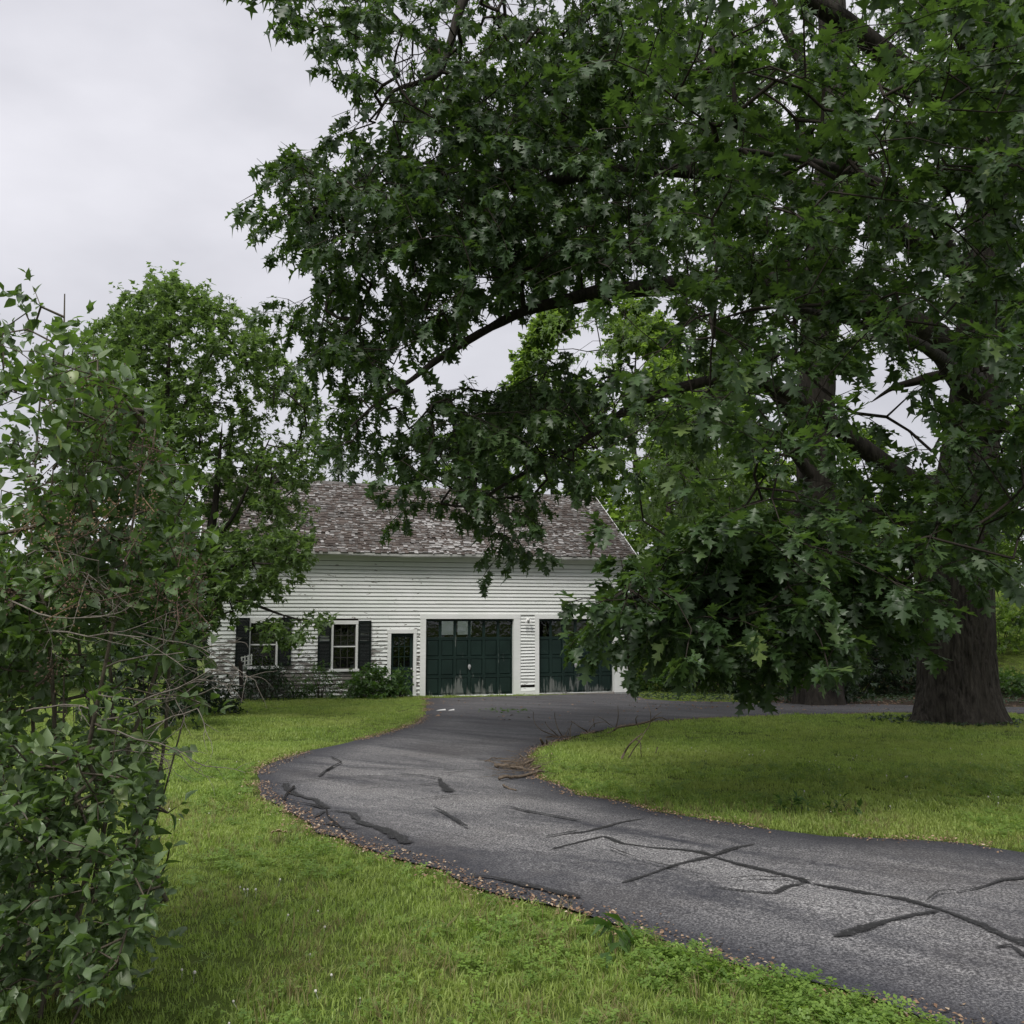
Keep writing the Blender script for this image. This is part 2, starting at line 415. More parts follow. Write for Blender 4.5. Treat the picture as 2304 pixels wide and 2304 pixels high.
M['shutter'] = simple('shutter_paint', (.006,.010,.009), .6, .2, .3, 8)
def glass():
    m, nt, p, o = new_mat('window_glass')
    g = N(nt, 'ShaderNodeBsdfGlossy'); g.inputs['Roughness'].default_value = .04; g.inputs[0].default_value = (.9,.92,.95,1)
    t = N(nt, 'ShaderNodeBsdfTransparent'); t.inputs[0].default_value = (.72,.76,.74,1)
    fr = N(nt, 'ShaderNodeFresnel'); fr.inputs[0].default_value = 1.5
    b = N(nt, 'ShaderNodeBump'); b.inputs['Strength'].default_value = .25; b.inputs['Distance'].default_value = .02
    nt.links.new(noise(nt, obj_co(nt), 5, 2), b.inputs['Height'])
    for nn in (g, fr): nt.links.new(b.outputs[0], nn.inputs['Normal'])
    mx = N(nt, 'ShaderNodeMixShader'); nt.links.new(fr.outputs[0], mx.inputs[0])
    nt.links.new(t.outputs[0], mx.inputs[1]); nt.links.new(g.outputs[0], mx.inputs[2]); nt.links.new(mx.outputs[0], o.inputs[0])
    return m
M['glass'] = glass()
def film():
    m, nt, p, o = new_mat('sky_stand_in')
    t = N(nt, 'ShaderNodeBsdfTranslucent'); t.inputs[0].default_value = (.95,.95,1,1)
    nt.links.new(t.outputs[0], o.inputs[0]); return m
M['film'] = film()
M['roof_brown'] = simple('shingle_brown', (.082,.068,.060), .9, .2, .45, 3)
M['roof_grey'] = simple('shingle_grey', (.115,.107,.101), .9, .2, .35, 3)
M['roof_pale'] = simple('shingle_pale', (.29,.28,.272), .85, .2, .25, 5)
M['gutter'] = simple('gutter_metal', (.50,.50,.48), .6, .4, .25, 2)
M['metal'] = simple('worn_metal', (.55,.55,.55), .4, .5, .1, 20, .7)
M['white'] = simple('white_enamel', (.72,.72,.70), .35, .5, .08, 10)
M['post'] = simple('dark_post_wood', (.028,.024,.020), .8, .2, .3, 8)
M['concrete'] = simple('concrete', (.24,.225,.205), .9, .2, .25, 5)
M['dry_leaf'] = simple('dry_leaf', (.42,.30,.20), .7, .3, .25, 30)
M['seed'] = simple('lilac_seed', (.070,.046,.033), .8, .2, .4, 30)
M['seed_tan'] = simple('lilac_seed_tan', (.17,.115,.072), .8, .2, .4, 30)

# ================================================================== terrain
def axis(a, b, step, outer):
    return np.concatenate([outer[outer < a], np.arange(a, b + 1e-6, step), outer[outer > b]])
gx = axis(-16, 28, .5, np.concatenate([np.linspace(-600, -16, 30), np.linspace(28.5, 600, 30)]))
gy = axis(-4, 46, .5, np.concatenate([np.linspace(-300, -4, 20), np.linspace(46.5, 900, 36)]))
GX, GY = np.meshgrid(gx, gy, indexing='ij')
GZ = ground(GX, GY)
nx, ny = GX.shape
i = np.arange(nx - 1)[:, None]; j = np.arange(ny - 1)[None, :]
Q = np.stack([i*ny + j, (i+1)*ny + j, (i+1)*ny + j + 1, i*ny + j + 1], -1).reshape(-1, 4)
FOREST = sst(GY, 24, 25) * sst(GX, 6.2, 7.4) * (1 - sst(GX, 15, 17) * sst(GY, 29, 31))
terrain = mesh_np('terrain', np.stack([GX, GY, GZ], -1).reshape(-1, 3), Q, M['terrain'], smooth=True, n=4, attrs={'forest': FOREST.ravel()})
tag(terrain, kind='structure')

# ================================================================== driveway
OUTER = [(2100,2304),(2069,2285),(1950,2243),(1820,2217),(1664,2176),(1471,2113),(1300,2051),(1166,2029),(1083,2004),(979,1962),(875,1933),(800,1908),(733,1875),(666,1841),(616,1808),(588,1775),(579,1750),(583,1738),(596,1729),(646,1708),(708,1687),(791,1669),(875,1650),(925,1633),(952,1612),(960,1595),(956,1572)]
FAR = [(1424,1560),(1450,1574),(1523,1578),(1680,1581),(1820,1583),(1976,1586),(2059,1588),(2304,1592)]
INNER = [(2304,1607),(2059,1605),(1872,1608),(1716,1612),(1508,1622),(1404,1635),(1300,1656),(1228,1679),(1197,1695),(1187,1704),(1189,1716),(1197,1737),(1208,1752),(1249,1771),(1300,1790),(1352,1798),(1430,1817),(1560,1843),(1716,1866),(1872,1885),(2028,1892),(2152,1903),(2304,1921)]
outer_w = [(9.0, -3.5), (5.0, .6), (3.0, 2.6)] + [tuple(hit(*p)[:2]) for p in OUTER]
far_w = [tuple(hit(*p)[:2]) for p in FAR] + [(40.0, 27.0)]
inner_w = [(40.0, 22.0)] + [tuple(hit(*p)[:2]) for p in INNER] + [(6.0, 5.0), (9.5, 2.6), (14.0, -3.5)]
def resample(line, step, wob=0, seed=0):
    line = np.asarray(line, float); o = [line[0]]
    for a, b in zip(line[:-1], line[1:]):
        k = max(1, int(np.linalg.norm(b - a) / step))
        for t in range(1, k + 1): o.append(a + (b - a) * t / k)
    o = np.array(o)
    if wob:
        q = np.c_[o, np.zeros(len(o))]
        o = o + wob * np.c_[vnoise(q, 2.2, seed) - .5, vnoise(q, 2.2, seed + 5) - .5]
    return o
outer_r, far_r, inner_r = resample(outer_w, .25, .16, 1), resample(far_w, .6, .2, 2), resample(inner_w, .25, .16, 3)
# the barn apron runs in under the doors
DRIVE = np.concatenate([outer_r, far_r, inner_r])
def grid_in(poly, x0, x1, y0, y1, st):
    X, Y = np.meshgrid(np.arange(x0, x1, st), np.arange(y0, y1, st)); P = np.c_[X.ravel(), Y.ravel()]
    return P[inpoly(P, poly)]
closed = np.vstack([DRIVE, DRIVE[:1]])
pts_in = np.vstack([grid_in(DRIVE, -5, 12, 1.5, 12, .3), grid_in(DRIVE, -6, 40, 12, 34, .6)])
dd = polydist(pts_in, closed); pts_in = pts_in[dd > .12]
allp = [Vector((float(a), float(b))) for a, b in np.vstack([DRIVE, pts_in])]
nD = len(DRIVE)
cv, _, cf, *_ = delaunay_2d_cdt(allp, [], [list(range(nD))], 2, 1e-5)
cvn = np.array([(p.x, p.y) for p in cv])
tri = []
for f in cf:
    for k in range(1, len(f) - 1): tri.append((f[0], f[k], f[k + 1]))
edge_d = np.minimum(polydist(cvn, outer_r), polydist(cvn, inner_r))
driveway = mesh_np('driveway', np.c_[cvn, ground(cvn[:, 0], cvn[:, 1]) + .014], np.array(tri), M['asphalt'], smooth=True, attrs={'edge': np.clip(edge_d / 1.0, 0, 1)})
tag(driveway, kind='structure')
z6 = lambda L: [(1300 + x / 1.924, 1500 + y / 1.924) for x, y in L]
z5 = lambda L: [(500 + x / 2.4025, 1500 + y / 2.4025) for x, y in L]
CR = [  # polyline, half widths at the ends, material
 (z6([(-20,733),(40,724),(110,705),(200,682),(300,665)]), .05, .02, 'seal'),
 (z6([(-120,800),(0,774),(60,757),(112,742)]), .03, .05, 'seal'),
 (z6([(112,745),(200,778),(330,796),(450,802),(530,812),(592,832)]), .045, .06, 'seal'),
 (z6([(592,834),(700,868),(850,905),(960,930),(1010,950)]), .05, .055, 'seal'),
 (z6([(1010,951),(1150,975),(1300,1003),(1400,1018),(1500,1050),(1600,1080),(1750,1130),(1850,1180),(1932,1207),(2040,1250)]), .05, .065, 'seal'),
 (z6([(185,952),(270,922),(350,890),(420,868),(500,850),(588,833)]), .022, .05, 'seal'),
 (z6([(592,830),(650,803),(700,790),(775,777)]), .06, .015, 'seal'),
 (z6([(570,965),(700,983),(850,997),(920,966),(1008,952)]), .012, .04, 'seal'),
 (z6([(1122,1184),(1180,1172),(1250,1150),(1350,1112),(1450,1087),(1560,1068)]), .062, .045, 'seal'),
 (z6([(1816,1234),(1870,1222),(1940,1272),(2020,1310)]), .055, .06, 'seal'),
 (z6([(1630,990),(1750,966),(1850,936),(1932,928),(2020,925)]), .02, .045, 'seal'),
 (z5([(335,640),(390,700),(440,718),(500,730),(560,780)]), .07, .08, 'seal'),
 (z5([(505,826),(560,795),(620,796),(700,806),(760,860),(850,890),(940,940),(992,975)]), .03, .12, 'seal'),
 (z5([(560,860),(620,878),(700,888),(782,885)]), .04, .03, 'seal'),
 (z5([(1178,618),(1195,650),(1228,690)]), .05, .09, 'seal'),
 (z5([(520,606),(560,575),(590,556)]), .03, .04, 'seal'),
 (z5([(1340,1150),(1450,1160),(1550,1180),(1700,1215),(1800,1238),(1930,1270)]), .04, .09, 'seal'),
 (z5([(1740,937),(1830,922),(1930,905)]), .02, .05, 'seal'),
 (z5([(1560,770),(1680,800),(1800,826),(1922,850)]), .02, .05, 'seal'),
 (z5([(290,641),(450,628),(600,612),(760,604),(900,600),(1050,597),(1200,589),(1330,578)]), .016, .012, 'crack'),
 (z5([(560,556),(700,558),(850,562),(1050,566),(1200,571),(1390,569)]), .014, .010, 'crack'),
 (z5([(890,665),(980,660),(1060,654),(1165,640)]), .010, .020, 'crack'),
 (z5([(1020,738),(1150,722),(1285,708)]), .012, .016, 'crack'),
 (z5([(300,720),(390,745),(470,760),(540,785)]), .012, .02, 'crack'),
 (z5([(420,540),(500,552),(560,556)]), .012, .014, 'crack'),
 (z5([(565,780),(580,830),(640,880),(690,930)]), .012, .008, 'crack'),
 (z5([(450,800),(500,770),(560,770)]), .02, .03, 'seal'),
 (z5([(960,590),(1060,600),(1180,620)]), .008, .02, 'crack'),
 (z5([(700,690),(820,672),(890,665)]), .007, .01, 'crack'),
 (z5([(380,660),(360,700),(330,740)]), .02, .01, 'crack'),
 (z5([(600,500),(640,530),(560,575)]), .015, .02, 'crack'),
 (z6([(130,800),(330,870),(560,930)]), .010, .008, 'crack'),
 (z6([(1010,950),(900,935),(760,930),(640,940)]), .02, .006, 'crack'),
 (z6([(1500,1050),(1560,1000),(1630,992)]), .01, .02, 'seal'),
 (z5([(1130,780),(1180,805),(1240,840),(1330,890)]), .02, .03, 'seal'),
]
for ci, (L, w0, w1, mt) in enumerate(CR):
    P = resample([tuple(hit(*p)[:2]) for p in L], .06, .05, 20 + ci)
    T = norm(np.gradient(P, axis=0)); Nn = np.c_[-T[:, 1], T[:, 0]]
    q = np.c_[P, np.zeros(len(P))]
    t = np.linspace(0, 1, len(P))
    w = .78 * (w0 + (w1 - w0) * t) * (.35 + 1.1 * vnoise(q, 7, ci) + .4 * (vnoise(q, 30, ci + 9) - .5)) * np.clip(np.minimum(t, 1 - t) * len(P) / 2.0 + .55, 0, 1)
    A = P + Nn * w[:, None]; B = P - Nn * (w * (.7 + .6 * vnoise(q, 11, ci + 50)))[:, None]
    V = np.empty((3 * len(P), 3)); V[0::3, :2] = A; V[1::3, :2] = P; V[2::3, :2] = B; V[:, 2] = ground(V[:, 0], V[:, 1]) + .0185 + .0006 * ci
    k = np.arange(len(P) - 1) * 3; ev = np.zeros(len(V)); ev[1::3] = 1; ev[1] = ev[-2] = .7
    mesh_np('crack_seal' if mt == 'seal' else 'crack', V, np.vstack([np.stack([k, k + 1, k + 4, k + 3], -1), np.stack([k + 1, k + 2, k + 5, k + 4], -1)]), M[mt], driveway, n=4, attrs={'edge': ev})

# ================================================================== barn
KW = 0.30
ZW = 31.0
ca = 1 / math.sqrt(1 + KW * KW); BA = math.atan(KW)
dw = np.array([ca, ca * KW, 0]); nw = np.array([-ca * KW, ca, 0])
P_plane = np.array([0, ZW, 0])
def wall_raw(u, v, off=0.0):
    d = ray(u, v); o = np.array([0, 0, EYE]); pl = P_plane + nw * off
    t = ((pl - o) @ nw) / (d @ nw); return o + d * t
Lc = wall_raw(463, 1500)
ORG = np.array([Lc[0], Lc[1], SLAB])
def W(u, v, off=0.0):
    p = wall_raw(u, v, off) - ORG; return float(p @ dw), float(p[2])
barn = empty('barn', tuple(ORG), 'long white clapboard barn with peeling paint, weathered shingle roof and two dark green garage doors', 'barn', BA)
LEN = W(1414, 1500)[0]
EAVE = W(960, 1252)[1]
DEP, RIDGE_Y = 7.0, 3.35
def ridge_h(s): return 6.42 + SLAB * -1 + (-0.30) * s / LEN
OPEN = {}   # name: s0,s1,h0,h1
def rect(name, u0, u1, v0, v1):
    vm = (v0 + v1) / 2; um = (u0 + u1) / 2
    OPEN[name] = (W(u0, vm)[0], W(u1, vm)[0], W(um, v1)[1], W(um, v0)[1]); return OPEN[name]
g1 = rect('g1', 957.5, 1155.5, 1392.5, 1559); g1 = (g1[0], g1[1], 0.0, g1[3])
g2 = rect('g2', 1212.5, 1380.5, 1392, 1554); g2 = (g2[0], g2[1], 0.0, g1[3])
dr = rect('dr', 879, 929.5, 1425, 1556); dr = (dr[0], dr[1], .08, dr[3])
w2 = rect('w2', 749.5, 800, 1404.5, 1505)
w1 = rect('w1', 563, 620.5, 1402, 1499)
TR = .13
# trims (outer rects) that clapboards stop at
pier = (W(1170.5, 1450)[0], W(1203, 1450)[0])
hd = W(1056, 1382.5)[1]
trims = {'g1': (W(945, 1450)[0], pier[0], 0, hd), 'g2': (pier[1], LEN, 0, hd), 'dr': (W(871, 1490)[0], W(936.5, 1490)[0], 0, W(904, 1416)[1]),
         'w2': (W(744.5, 1450)[0], W(805, 1450)[0], w2[2] - .1, W(775, 1396)[1]), 'w1': (W(559, 1450)[0], W(625, 1450)[0], w1[2] - .1, W(592, 1389)[1])}
def minus(lo, hi, cuts):
    seg = [(lo, hi)]
    for a, b in cuts:
        ns = []
        for x, y in seg:
            if b <= x or a >= y: ns.append((x, y))
            else:
                if a > x: ns.append((x, a))
                if b < y: ns.append((b, y))
        seg = ns
    return [s for s in seg if s[1] - s[0] > .02]
# sheathing behind the boards
mb = MB()
ops = [g1, g2, dr, w2, w1]
hs = sorted(set([-.6, EAVE] + [o[2] for o in ops] + [o[3] for o in ops]))
for a, b in zip(hs[:-1], hs[1:]):
    m_ = (a + b) / 2
    for s0, s1 in minus(.02, LEN - .02, [(o[0], o[1]) for o in ops if o[2] < m_ < o[3]]):
        mb.box(s0, s1, .03, .14, a, b)
front = mb.build('front_wall', M['sheath'], barn)
# clapboards, course by course
def board(x0, x1, yb, ha, hb, top):
    c = MB(); d = .008 + rb.uniform(0, .005); ye = yb + .001
    c.add([(x0, yb, ha), (x1, yb, hb), (x1, ye, hb + d), (x0, ye, ha + d), (x1, .004, top), (x0, .004, top), (x0, .028, ha), (x1, .028, hb), (x1, .028, top), (x0, .028, top)],
          [(3, 2, 4, 5), (5, 4, 8, 9), (0, 3, 5, 9, 6), (1, 7, 8, 4, 2)], 0)
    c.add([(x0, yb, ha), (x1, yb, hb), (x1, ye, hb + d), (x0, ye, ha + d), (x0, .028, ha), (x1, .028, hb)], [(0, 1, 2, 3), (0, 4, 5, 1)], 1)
    return c
rb = random.Random(5)
h = -.22; EXP = .1165
course = 0
while h < EAVE - .24:
    e = EXP
    top = min(h + e + .02, EAVE - .2)
    mid = h + e * .5
    segs = minus(.14, LEN - .02, [(t[0], t[1]) for t in trims.values() if t[2] - .03 < mid < t[3]])
    for s0, s1 in segs:
        if s0 > pier[0] - .05 and s1 < pier[1] + .05 and mid < hd:
            continue
        x = s0; off = rb.uniform(1.2, 4.2)
        while x < s1 - .01:
            x2 = min(x + off, s1); off = rb.uniform(2.6, 5.0)
            if s1 - x2 < .35: x2 = s1
            dh0, dh1 = rb.uniform(-.004, .004), rb.uniform(-.004, .004)
            if h < 1.2: dh0 += rb.uniform(-.008, .004); dh1 += rb.uniform(-.008, .004)
            yb = -.022 - (rb.uniform(0, .012) if h < 1.6 else rb.uniform(0, .004))
            c = board(x + .002, x2 - .002, yb, h + dh0, h + dh1, top + .012)
            c.build('clapboard', [M['clap'], M['board_shade']], front); x = x2
    h += e; course += 1
# pier between the garage doors: narrower courses with a rotted gap near the foot
h = .12; e = .1015; k = 0
while h < hd - .01:
    if k != 1:
        j0 = rb.uniform(-.006, .006); c = board(pier[0] + .002, pier[1] - .002, -.024 - rb.uniform(0, .01), h + j0, h - j0, h + e + .02)
        c.build('clapboard', [M['clap'], M['board_shade']], front)
    h += e; k += 1
def part_box(name, mat, parent, *b):
    m_ = MB(); m_.box(*b); return m_.build(name, mat, parent)
# trims
def trim(name, *b): return part_box(name, M['trim'], barn, *b)
ty0, ty1 = -.035, .03
gt = .0
trim('door_trim', trims['g1'][0], g1[0], ty0, ty1, -.05, g1[3]); trim('door_trim', g1[1], pier[0], ty0, ty1, -.05, g1[3])
trim('door_trim', trims['g1'][0] - .015, pier[0], ty0 - .004, ty1, g1[3] + .002, hd + .01)
trim('door_trim', pier[1], g2[0], ty0, ty1, -.05, g2[3])
trim('door_trim', pier[1], LEN - .001, ty0 - .004, ty1, g2[3] + .002, hd + .01)
trim('pier_base', pier[0] + .001, pier[1] - .001, ty0 + .003, ty1, -.05, .12)
trim('corner_board', g2[1], LEN + .02, ty0, ty1, .02, g2[3])
trim('corner_board', LEN - .13, LEN + .02, ty0, ty1, hd + .012, EAVE - .18)
trim('corner_board', -.02, .138, ty0, ty1, -.3, EAVE - .18)
trim('door_trim', trims['dr'][0], dr[0], ty0, ty1, -.02, dr[3]); trim('door_trim', dr[1], trims['dr'][1], ty0, ty1, -.02, dr[3])
trim('door_trim', trims['dr'][0] - .02, trims['dr'][1] + .02, ty0 - .004, ty1, dr[3] + .002, trims['dr'][3])
part_box('door_sill', M['trim'], barn, dr[0] - .1, dr[1] + .12, -.09, .1, -.0, .078)
part_box('garage_sill', M['concrete'], barn, g1[0] + .002, g1[1] - .002, -.05, .1, -.25, .006)
part_box('garage_sill', M['concrete'], barn, g2[0] + .002, g2[1] - .002, -.06, .1, -.25, .035)
# frieze, soffit and gutter
trim('frieze_board', -.03, LEN + .03, -.03, .03, EAVE - .178, EAVE + .02)
part_box('soffit', M['trim'], barn, -.25, LEN + .2, -.30, .028, EAVE + .022, EAVE + .05)
m_ = MB(); n_ = 10
prof = [(-.305, EAVE + .04), (-.325, EAVE - .02), (-.36, EAVE - .06), (-.40, EAVE - .06), (-.435, EAVE - .02), (-.445, EAVE + .05), (-.425, EAVE + .05), (-.40, EAVE - .02), (-.36, EAVE - .035), (-.32, EAVE + .03)]
ns = 14
for q in range(ns + 1):
    s = -.25 + (LEN + .47) * q / ns; sag = -.02 * math.sin(q * 1.3)
    for y_, z_ in prof: m_.v.append((s, y_, z_ + sag))
L_ = len(prof)
for q in range(ns):
    for r in range(L_):
        m_.f.append((q*L_ + r, q*L_ + (r+1) % L_, (q+1)*L_ + (r+1) % L_, (q+1)*L_ + r)); m_.m.append(0)
m_.f.append(tuple(range(L_))[::-1]); m_.m.append(0); m_.f.append(tuple(ns*L_ + r for r in range(L_))); m_.m.append(0)
m_.build('gutter', M['gutter'], barn)
m_ = MB(); m_.tube([(LEN + .12, -.37, EAVE - .05), (LEN + .12, -.37, EAVE - .22), (LEN + .10, -.12, EAVE - .5), (LEN + .09, -.09, EAVE - .7), (LEN + .09, -.09, .1)], [.035]*5, 8)
m_.build('downspout', M['white'], barn, True)
# other walls, floor (planks boarding outside)
def plain(name, mat, pts):
    m_ = MB(); m_.add(pts, [tuple(range(len(pts)))]); return m_.build(name, mat, barn)
side_pts = lambda s: [(s, .14, -.6), (s, DEP, -.6), (s, DEP, EAVE), (s, RIDGE_Y, ridge_h(s) - .25), (s, .14, EAVE)]
for nm, s, th in (('gable_wall', .02, .1), ('gable_wall', LEN - .12, .1)):
    a = side_pts(s); b = [(p[0] + th, p[1], p[2]) for p in a]; m_ = MB()
    m_.add(a + b, [(0,1,2,3,4), (9,8,7,6,5)] + [(q, q + 5, (q+1) % 5 + 5, (q+1) % 5) for q in range(5)])
    m_.build(nm, M['clap'], barn)
# rear wall with a window lined up behind the first garage door
rw = []
for u, v in ((994, 1425), (1054, 1399)):
    d = ray(u, v); o = np.array([0, 0, EYE]); pl = ORG + nw * DEP; t = ((pl - o) @ nw) / (d @ nw); p = o + d * t - ORG
    rw.append((float(p @ dw), float(p[2])))
rs0, rs1, rh0, rh1 = rw[0][0] - .05, rw[1][0] + .12, rw[0][1] - .06, rw[1][1] + .08
m_ = MB()
for a, b, cut in ((-.6, rh0, []), (rh0, rh1, [(rs0, rs1)]), (rh1, EAVE, [])):
    for s0, s1 in minus(.13, LEN - .13, cut): m_.box(s0, s1, DEP - .1, DEP, a, b)
m_.build('rear_wall', M['dark_in'], barn)
part_box('added_window_sheet', M['film'], barn, rs0, rs1, DEP - .015, DEP - .01, rh0, rh1)  # added translucent sheet, stands in for bright sky seen through the window
part_box('rear_mullion', M['dark_in'], barn, (rs0+rs1)/2 - .04, (rs0+rs1)/2 + .04, DEP - .09, DEP - .03, rh0, rh1)
part_box('floor', M['concrete'], barn, .13, LEN - .13, .11, DEP - .11, -.25, 0.002)
part_box('foundation', M['concrete'], barn, .03, trims['g1'][0], .0, .12, -.8, -.24)
# overhead doors
def garage(o, cols):
    s0, s1, h0, h1 = o; s0 += .012; s1 -= .012; h1 -= .03; h0 = .035
    rows = 4; f = MB(); y0, y1 = .11, .15
    ph = (h1 - h0) / rows; pw = (s1 - s0) / cols; st = .045
    for r in range(rows):
        a = h0 + r * ph
        f.box(s0, s1, y0, y1, a + .002, a + st); f.box(s0, s1, y0, y1, a + ph - st, a + ph - .002)
        for c in range(cols + 1):
            x = s0 + c * pw; f.box(max(x - st, s0), min(x + st, s1), y0 + .001, y1, a + st, a + ph - st)
    door = f.build('garage_door', M['green'], barn)
    for r in range(rows):
        for c in range(cols):
            a0, a1 = s0 + c * pw + st, s0 + (c+1) * pw - st; b0, b1 = h0 + r * ph + st, h0 + (r+1) * ph - st
            if r == rows - 1:
                part_box('pane', M['glass'], door, a0, a1, .128, .133, b0, b1)
            else:
                p = MB(); i_ = .03
                p.add([(a0,.140,b0),(a1,.140,b0),(a1,.140,b1),(a0,.140,b1),(a0+i_,.122,b0+i_),(a1-i_,.122,b0+i_),(a1-i_,.122,b1-i_),(a0+i_,.122,b1-i_)],
                      [(0,1,5,4),(1,2,6,5),(2,3,7,6),(3,0,4,7),(4,5,6,7)])
                p.build('door_panel', M['green'], door)
    hm = h0 + 1.5 * ph; sm = (s0 + s1) / 2
    hb = MB(); hb.lathe([(.0, 0), (.045, .0), (.05, .02), (.02, .03), (.0, .03)], 10)
    hb.v = [(sm + x, .11 - z, hm + y * 1.6) for x, y, z in hb.v]
    hb.box(sm - .012, sm + .012, .06, .085, hm - .09, hm + .02)
    hb.build('handle', M['metal'], door)
    return door
garage(g1, 6); garage(g2, 6)
for o in (g1, g2):   # jambs
    part_box('door_jamb', M['trim'], barn, o[0] - .03, o[0] + .01, .031, .2, .04, o[3]); part_box('door_jamb', M['trim'], barn, o[1] - .01, o[1] + .03, .031, .2, .04, o[3])
    part_box('door_jamb', M['sheath'], barn, o[0] + .011, o[1] - .011, .141, .2, o[3] - .04, o[3] + .05)
# entry door, nine lights over two panels
s0, s1, h0, h1 = dr; f = MB(); y0, y1 = .07, .11
mid = h0 + (h1 - h0) * .44
f.box(s0, s0 + .09, y0, y1, h0, h1); f.box(s1 - .09, s1, y0, y1, h0, h1); f.box(s0 + .09, s1 - .09, y0, y1, h1 - .1, h1); f.box(s0 + .09, s1 - .09, y0, y1, h0, h0 + .2); f.box(s0 + .09, s1 - .09, y0, y1, mid - .09, mid + .03)
f.box((s0+s1)/2 - .04, (s0+s1)/2 + .04, y0 + .001, y1, h0 + .2, mid - .09)
a0, a1, b0, b1 = s0 + .09, s1 - .09, mid + .03, h1 - .1
for q in (1, 2):
    x = a0 + (a1 - a0) * q / 3; f.box(x - .012, x + .012, y0 + .004, y1, b0, b1)
    z = b0 + (b1 - b0) * q / 3; f.box(a0, a1, y0 + .006, y1 - .002, z - .012, z + .012)
ed = f.build('entry_door', M['green'], barn)
for q in range(3):
    for r in range(3):
        x0 = a0 + (a1-a0)*q/3 + .013; x1 = a0 + (a1-a0)*(q+1)/3 - .013; z0 = b0 + (b1-b0)*r/3 + .013; z1 = b0 + (b1-b0)*(r+1)/3 - .013
        part_box('pane', M['glass'], ed, x0, x1, .09, .094, z0, z1)
for q in (0, 1):
    x0 = a0 if q == 0 else (s0+s1)/2 + .041; x1 = (s0+s1)/2 - .041 if q == 0 else a1
    part_box('door_panel', M['green'], ed, x0, x1, .085, .1, h0 + .201, mid - .091)
kb = MB(); kb.lathe([(0, 0), (.014, 0), (.014, .04), (.03, .05), (.03, .07), (0, .08)], 8); kb.v = [(s1 - .05 + x, y0 - z, mid - .03 + y) for x, y, z in kb.v]
kb.build('door_knob', M['metal'], ed)
# windows with shutters
def window(o, t, sh, cols, missing, bright_rail):
    s0, s1, h0, h1 = o; f = MB()
    f.box(t[0], s0, ty0 - .002, ty1, h0, h1); f.box(s1, t[1], ty0 - .002, ty1, h0, h1); f.box(t[0] - .01, t[1] + .01, ty0 - .006, ty1, h1 + .001, t[3])
    win = f.build('window', M['trim'], barn)
    part_box('sill', M['trim'], win, t[0] - .05, t[1] + .05, -.08, .05, h0 - .075, h0 - .001)
    g = MB(); mid = (h0 + h1) / 2; fr = .03
    for a, b, y in ((h0, mid, .07), (mid, h1, .05)):
        g.box(s0, s0 + fr, y, y + .03, a + .001, b - .001); g.box(s1 - fr, s1, y, y + .03, a + .001, b - .001)
        g.box(s0 + fr, s1 - fr, y, y + .03, a + .001, a + fr); g.box(s0 + fr, s1 - fr, y, y + .03, b - fr, b - .001)
        for c in range(1, cols):
            x = s0 + fr + (s1 - s0 - 2*fr) * c / cols; g.box(x - .009, x + .009, y + .004, y + .026, a + fr, b - fr)
        z = (a + b) / 2; g.box(s0 + fr, s1 - fr, y + .005, y + .025, z - .009, z + .009)
    g.build('sash', M['sash'], win)
    part_box('meeting_rail', M['trim'], win, s0, s1, .044, .049, mid - .02, mid + .015)
    for a, b, y in ((h0, mid, .07), (mid, h1, .05)):
        for c in range(cols):
            for r in range(2):
                x0 = s0 + fr + (s1-s0-2*fr)*c/cols + .011; x1 = s0 + fr + (s1-s0-2*fr)*(c+1)/cols - .011; zz = (a + b) / 2
                z0, z1 = (a + fr + .001, zz - .010) if r == 0 else (zz + .010, b - fr - .001)
                part_box('pane', M['glass'], win, x0, x1, y + .013, y + .017, z0, z1)
    for (q0, q1, r0, r1), ms in zip(sh, missing):
        m = MB(); y0, y1 = -.075, -.04
        m.box(q0, q0 + .05, y0, y1, r0, r1); m.box(q1 - .05, q1, y0, y1, r0, r1); m.box(q0 + .05, q1 - .05, y0, y1, r1 - .07, r1); m.box(q0 + .05, q1 - .05, y0, y1, r0, r0 + .08); zc = r0 + (r1 - r0) * .53; m.box(q0 + .05, q1 - .05, y0, y1, zc, zc + .06)
        so_ = m.build('shutter', M['shutter'], barn)
        nsl = 30
        for k in range(nsl):
            z = r0 + .085 + (r1 - r0 - .16) * (k + .5) / nsl
            if k in ms or zc - .015 < z < zc + .07: continue
            sl = MB(); z0, z1 = z - .022, z + .018
            sl.hexa([(q0+.051, y0+.003, z0), (q1-.051, y0+.003, z0), (q1-.051, y0+.010, z0), (q0+.051, y0+.010, z0), (q0+.051, y1-.009, z1), (q1-.051, y1-.009, z1), (q1-.051, y1-.002, z1), (q0+.051, y1-.002, z1)])
            sl.build('slat', M['shutter'], so_)
    return win
M['sash'] = simple('sash_paint', (.05,.047,.042), .6, .3)
def rc(u0, u1, v0, v1): return (W(u0, (v0+v1)/2)[0], W(u1, (v0+v1)/2)[0], W((u0+u1)/2, v1)[1], W((u0+u1)/2, v0)[1])
window(w2, trims['w2'], [rc(714.5, 744, 1397, 1503), rc(805.5, 834, 1396.5, 1503.5)], 3, [(18, 20), (22,)], False)
window(w1, trims['w1'], [rc(530, 560.5, 1390, 1498), rc(625.5, 655, 1389, 1498)], 2, [(), (24,)], True)
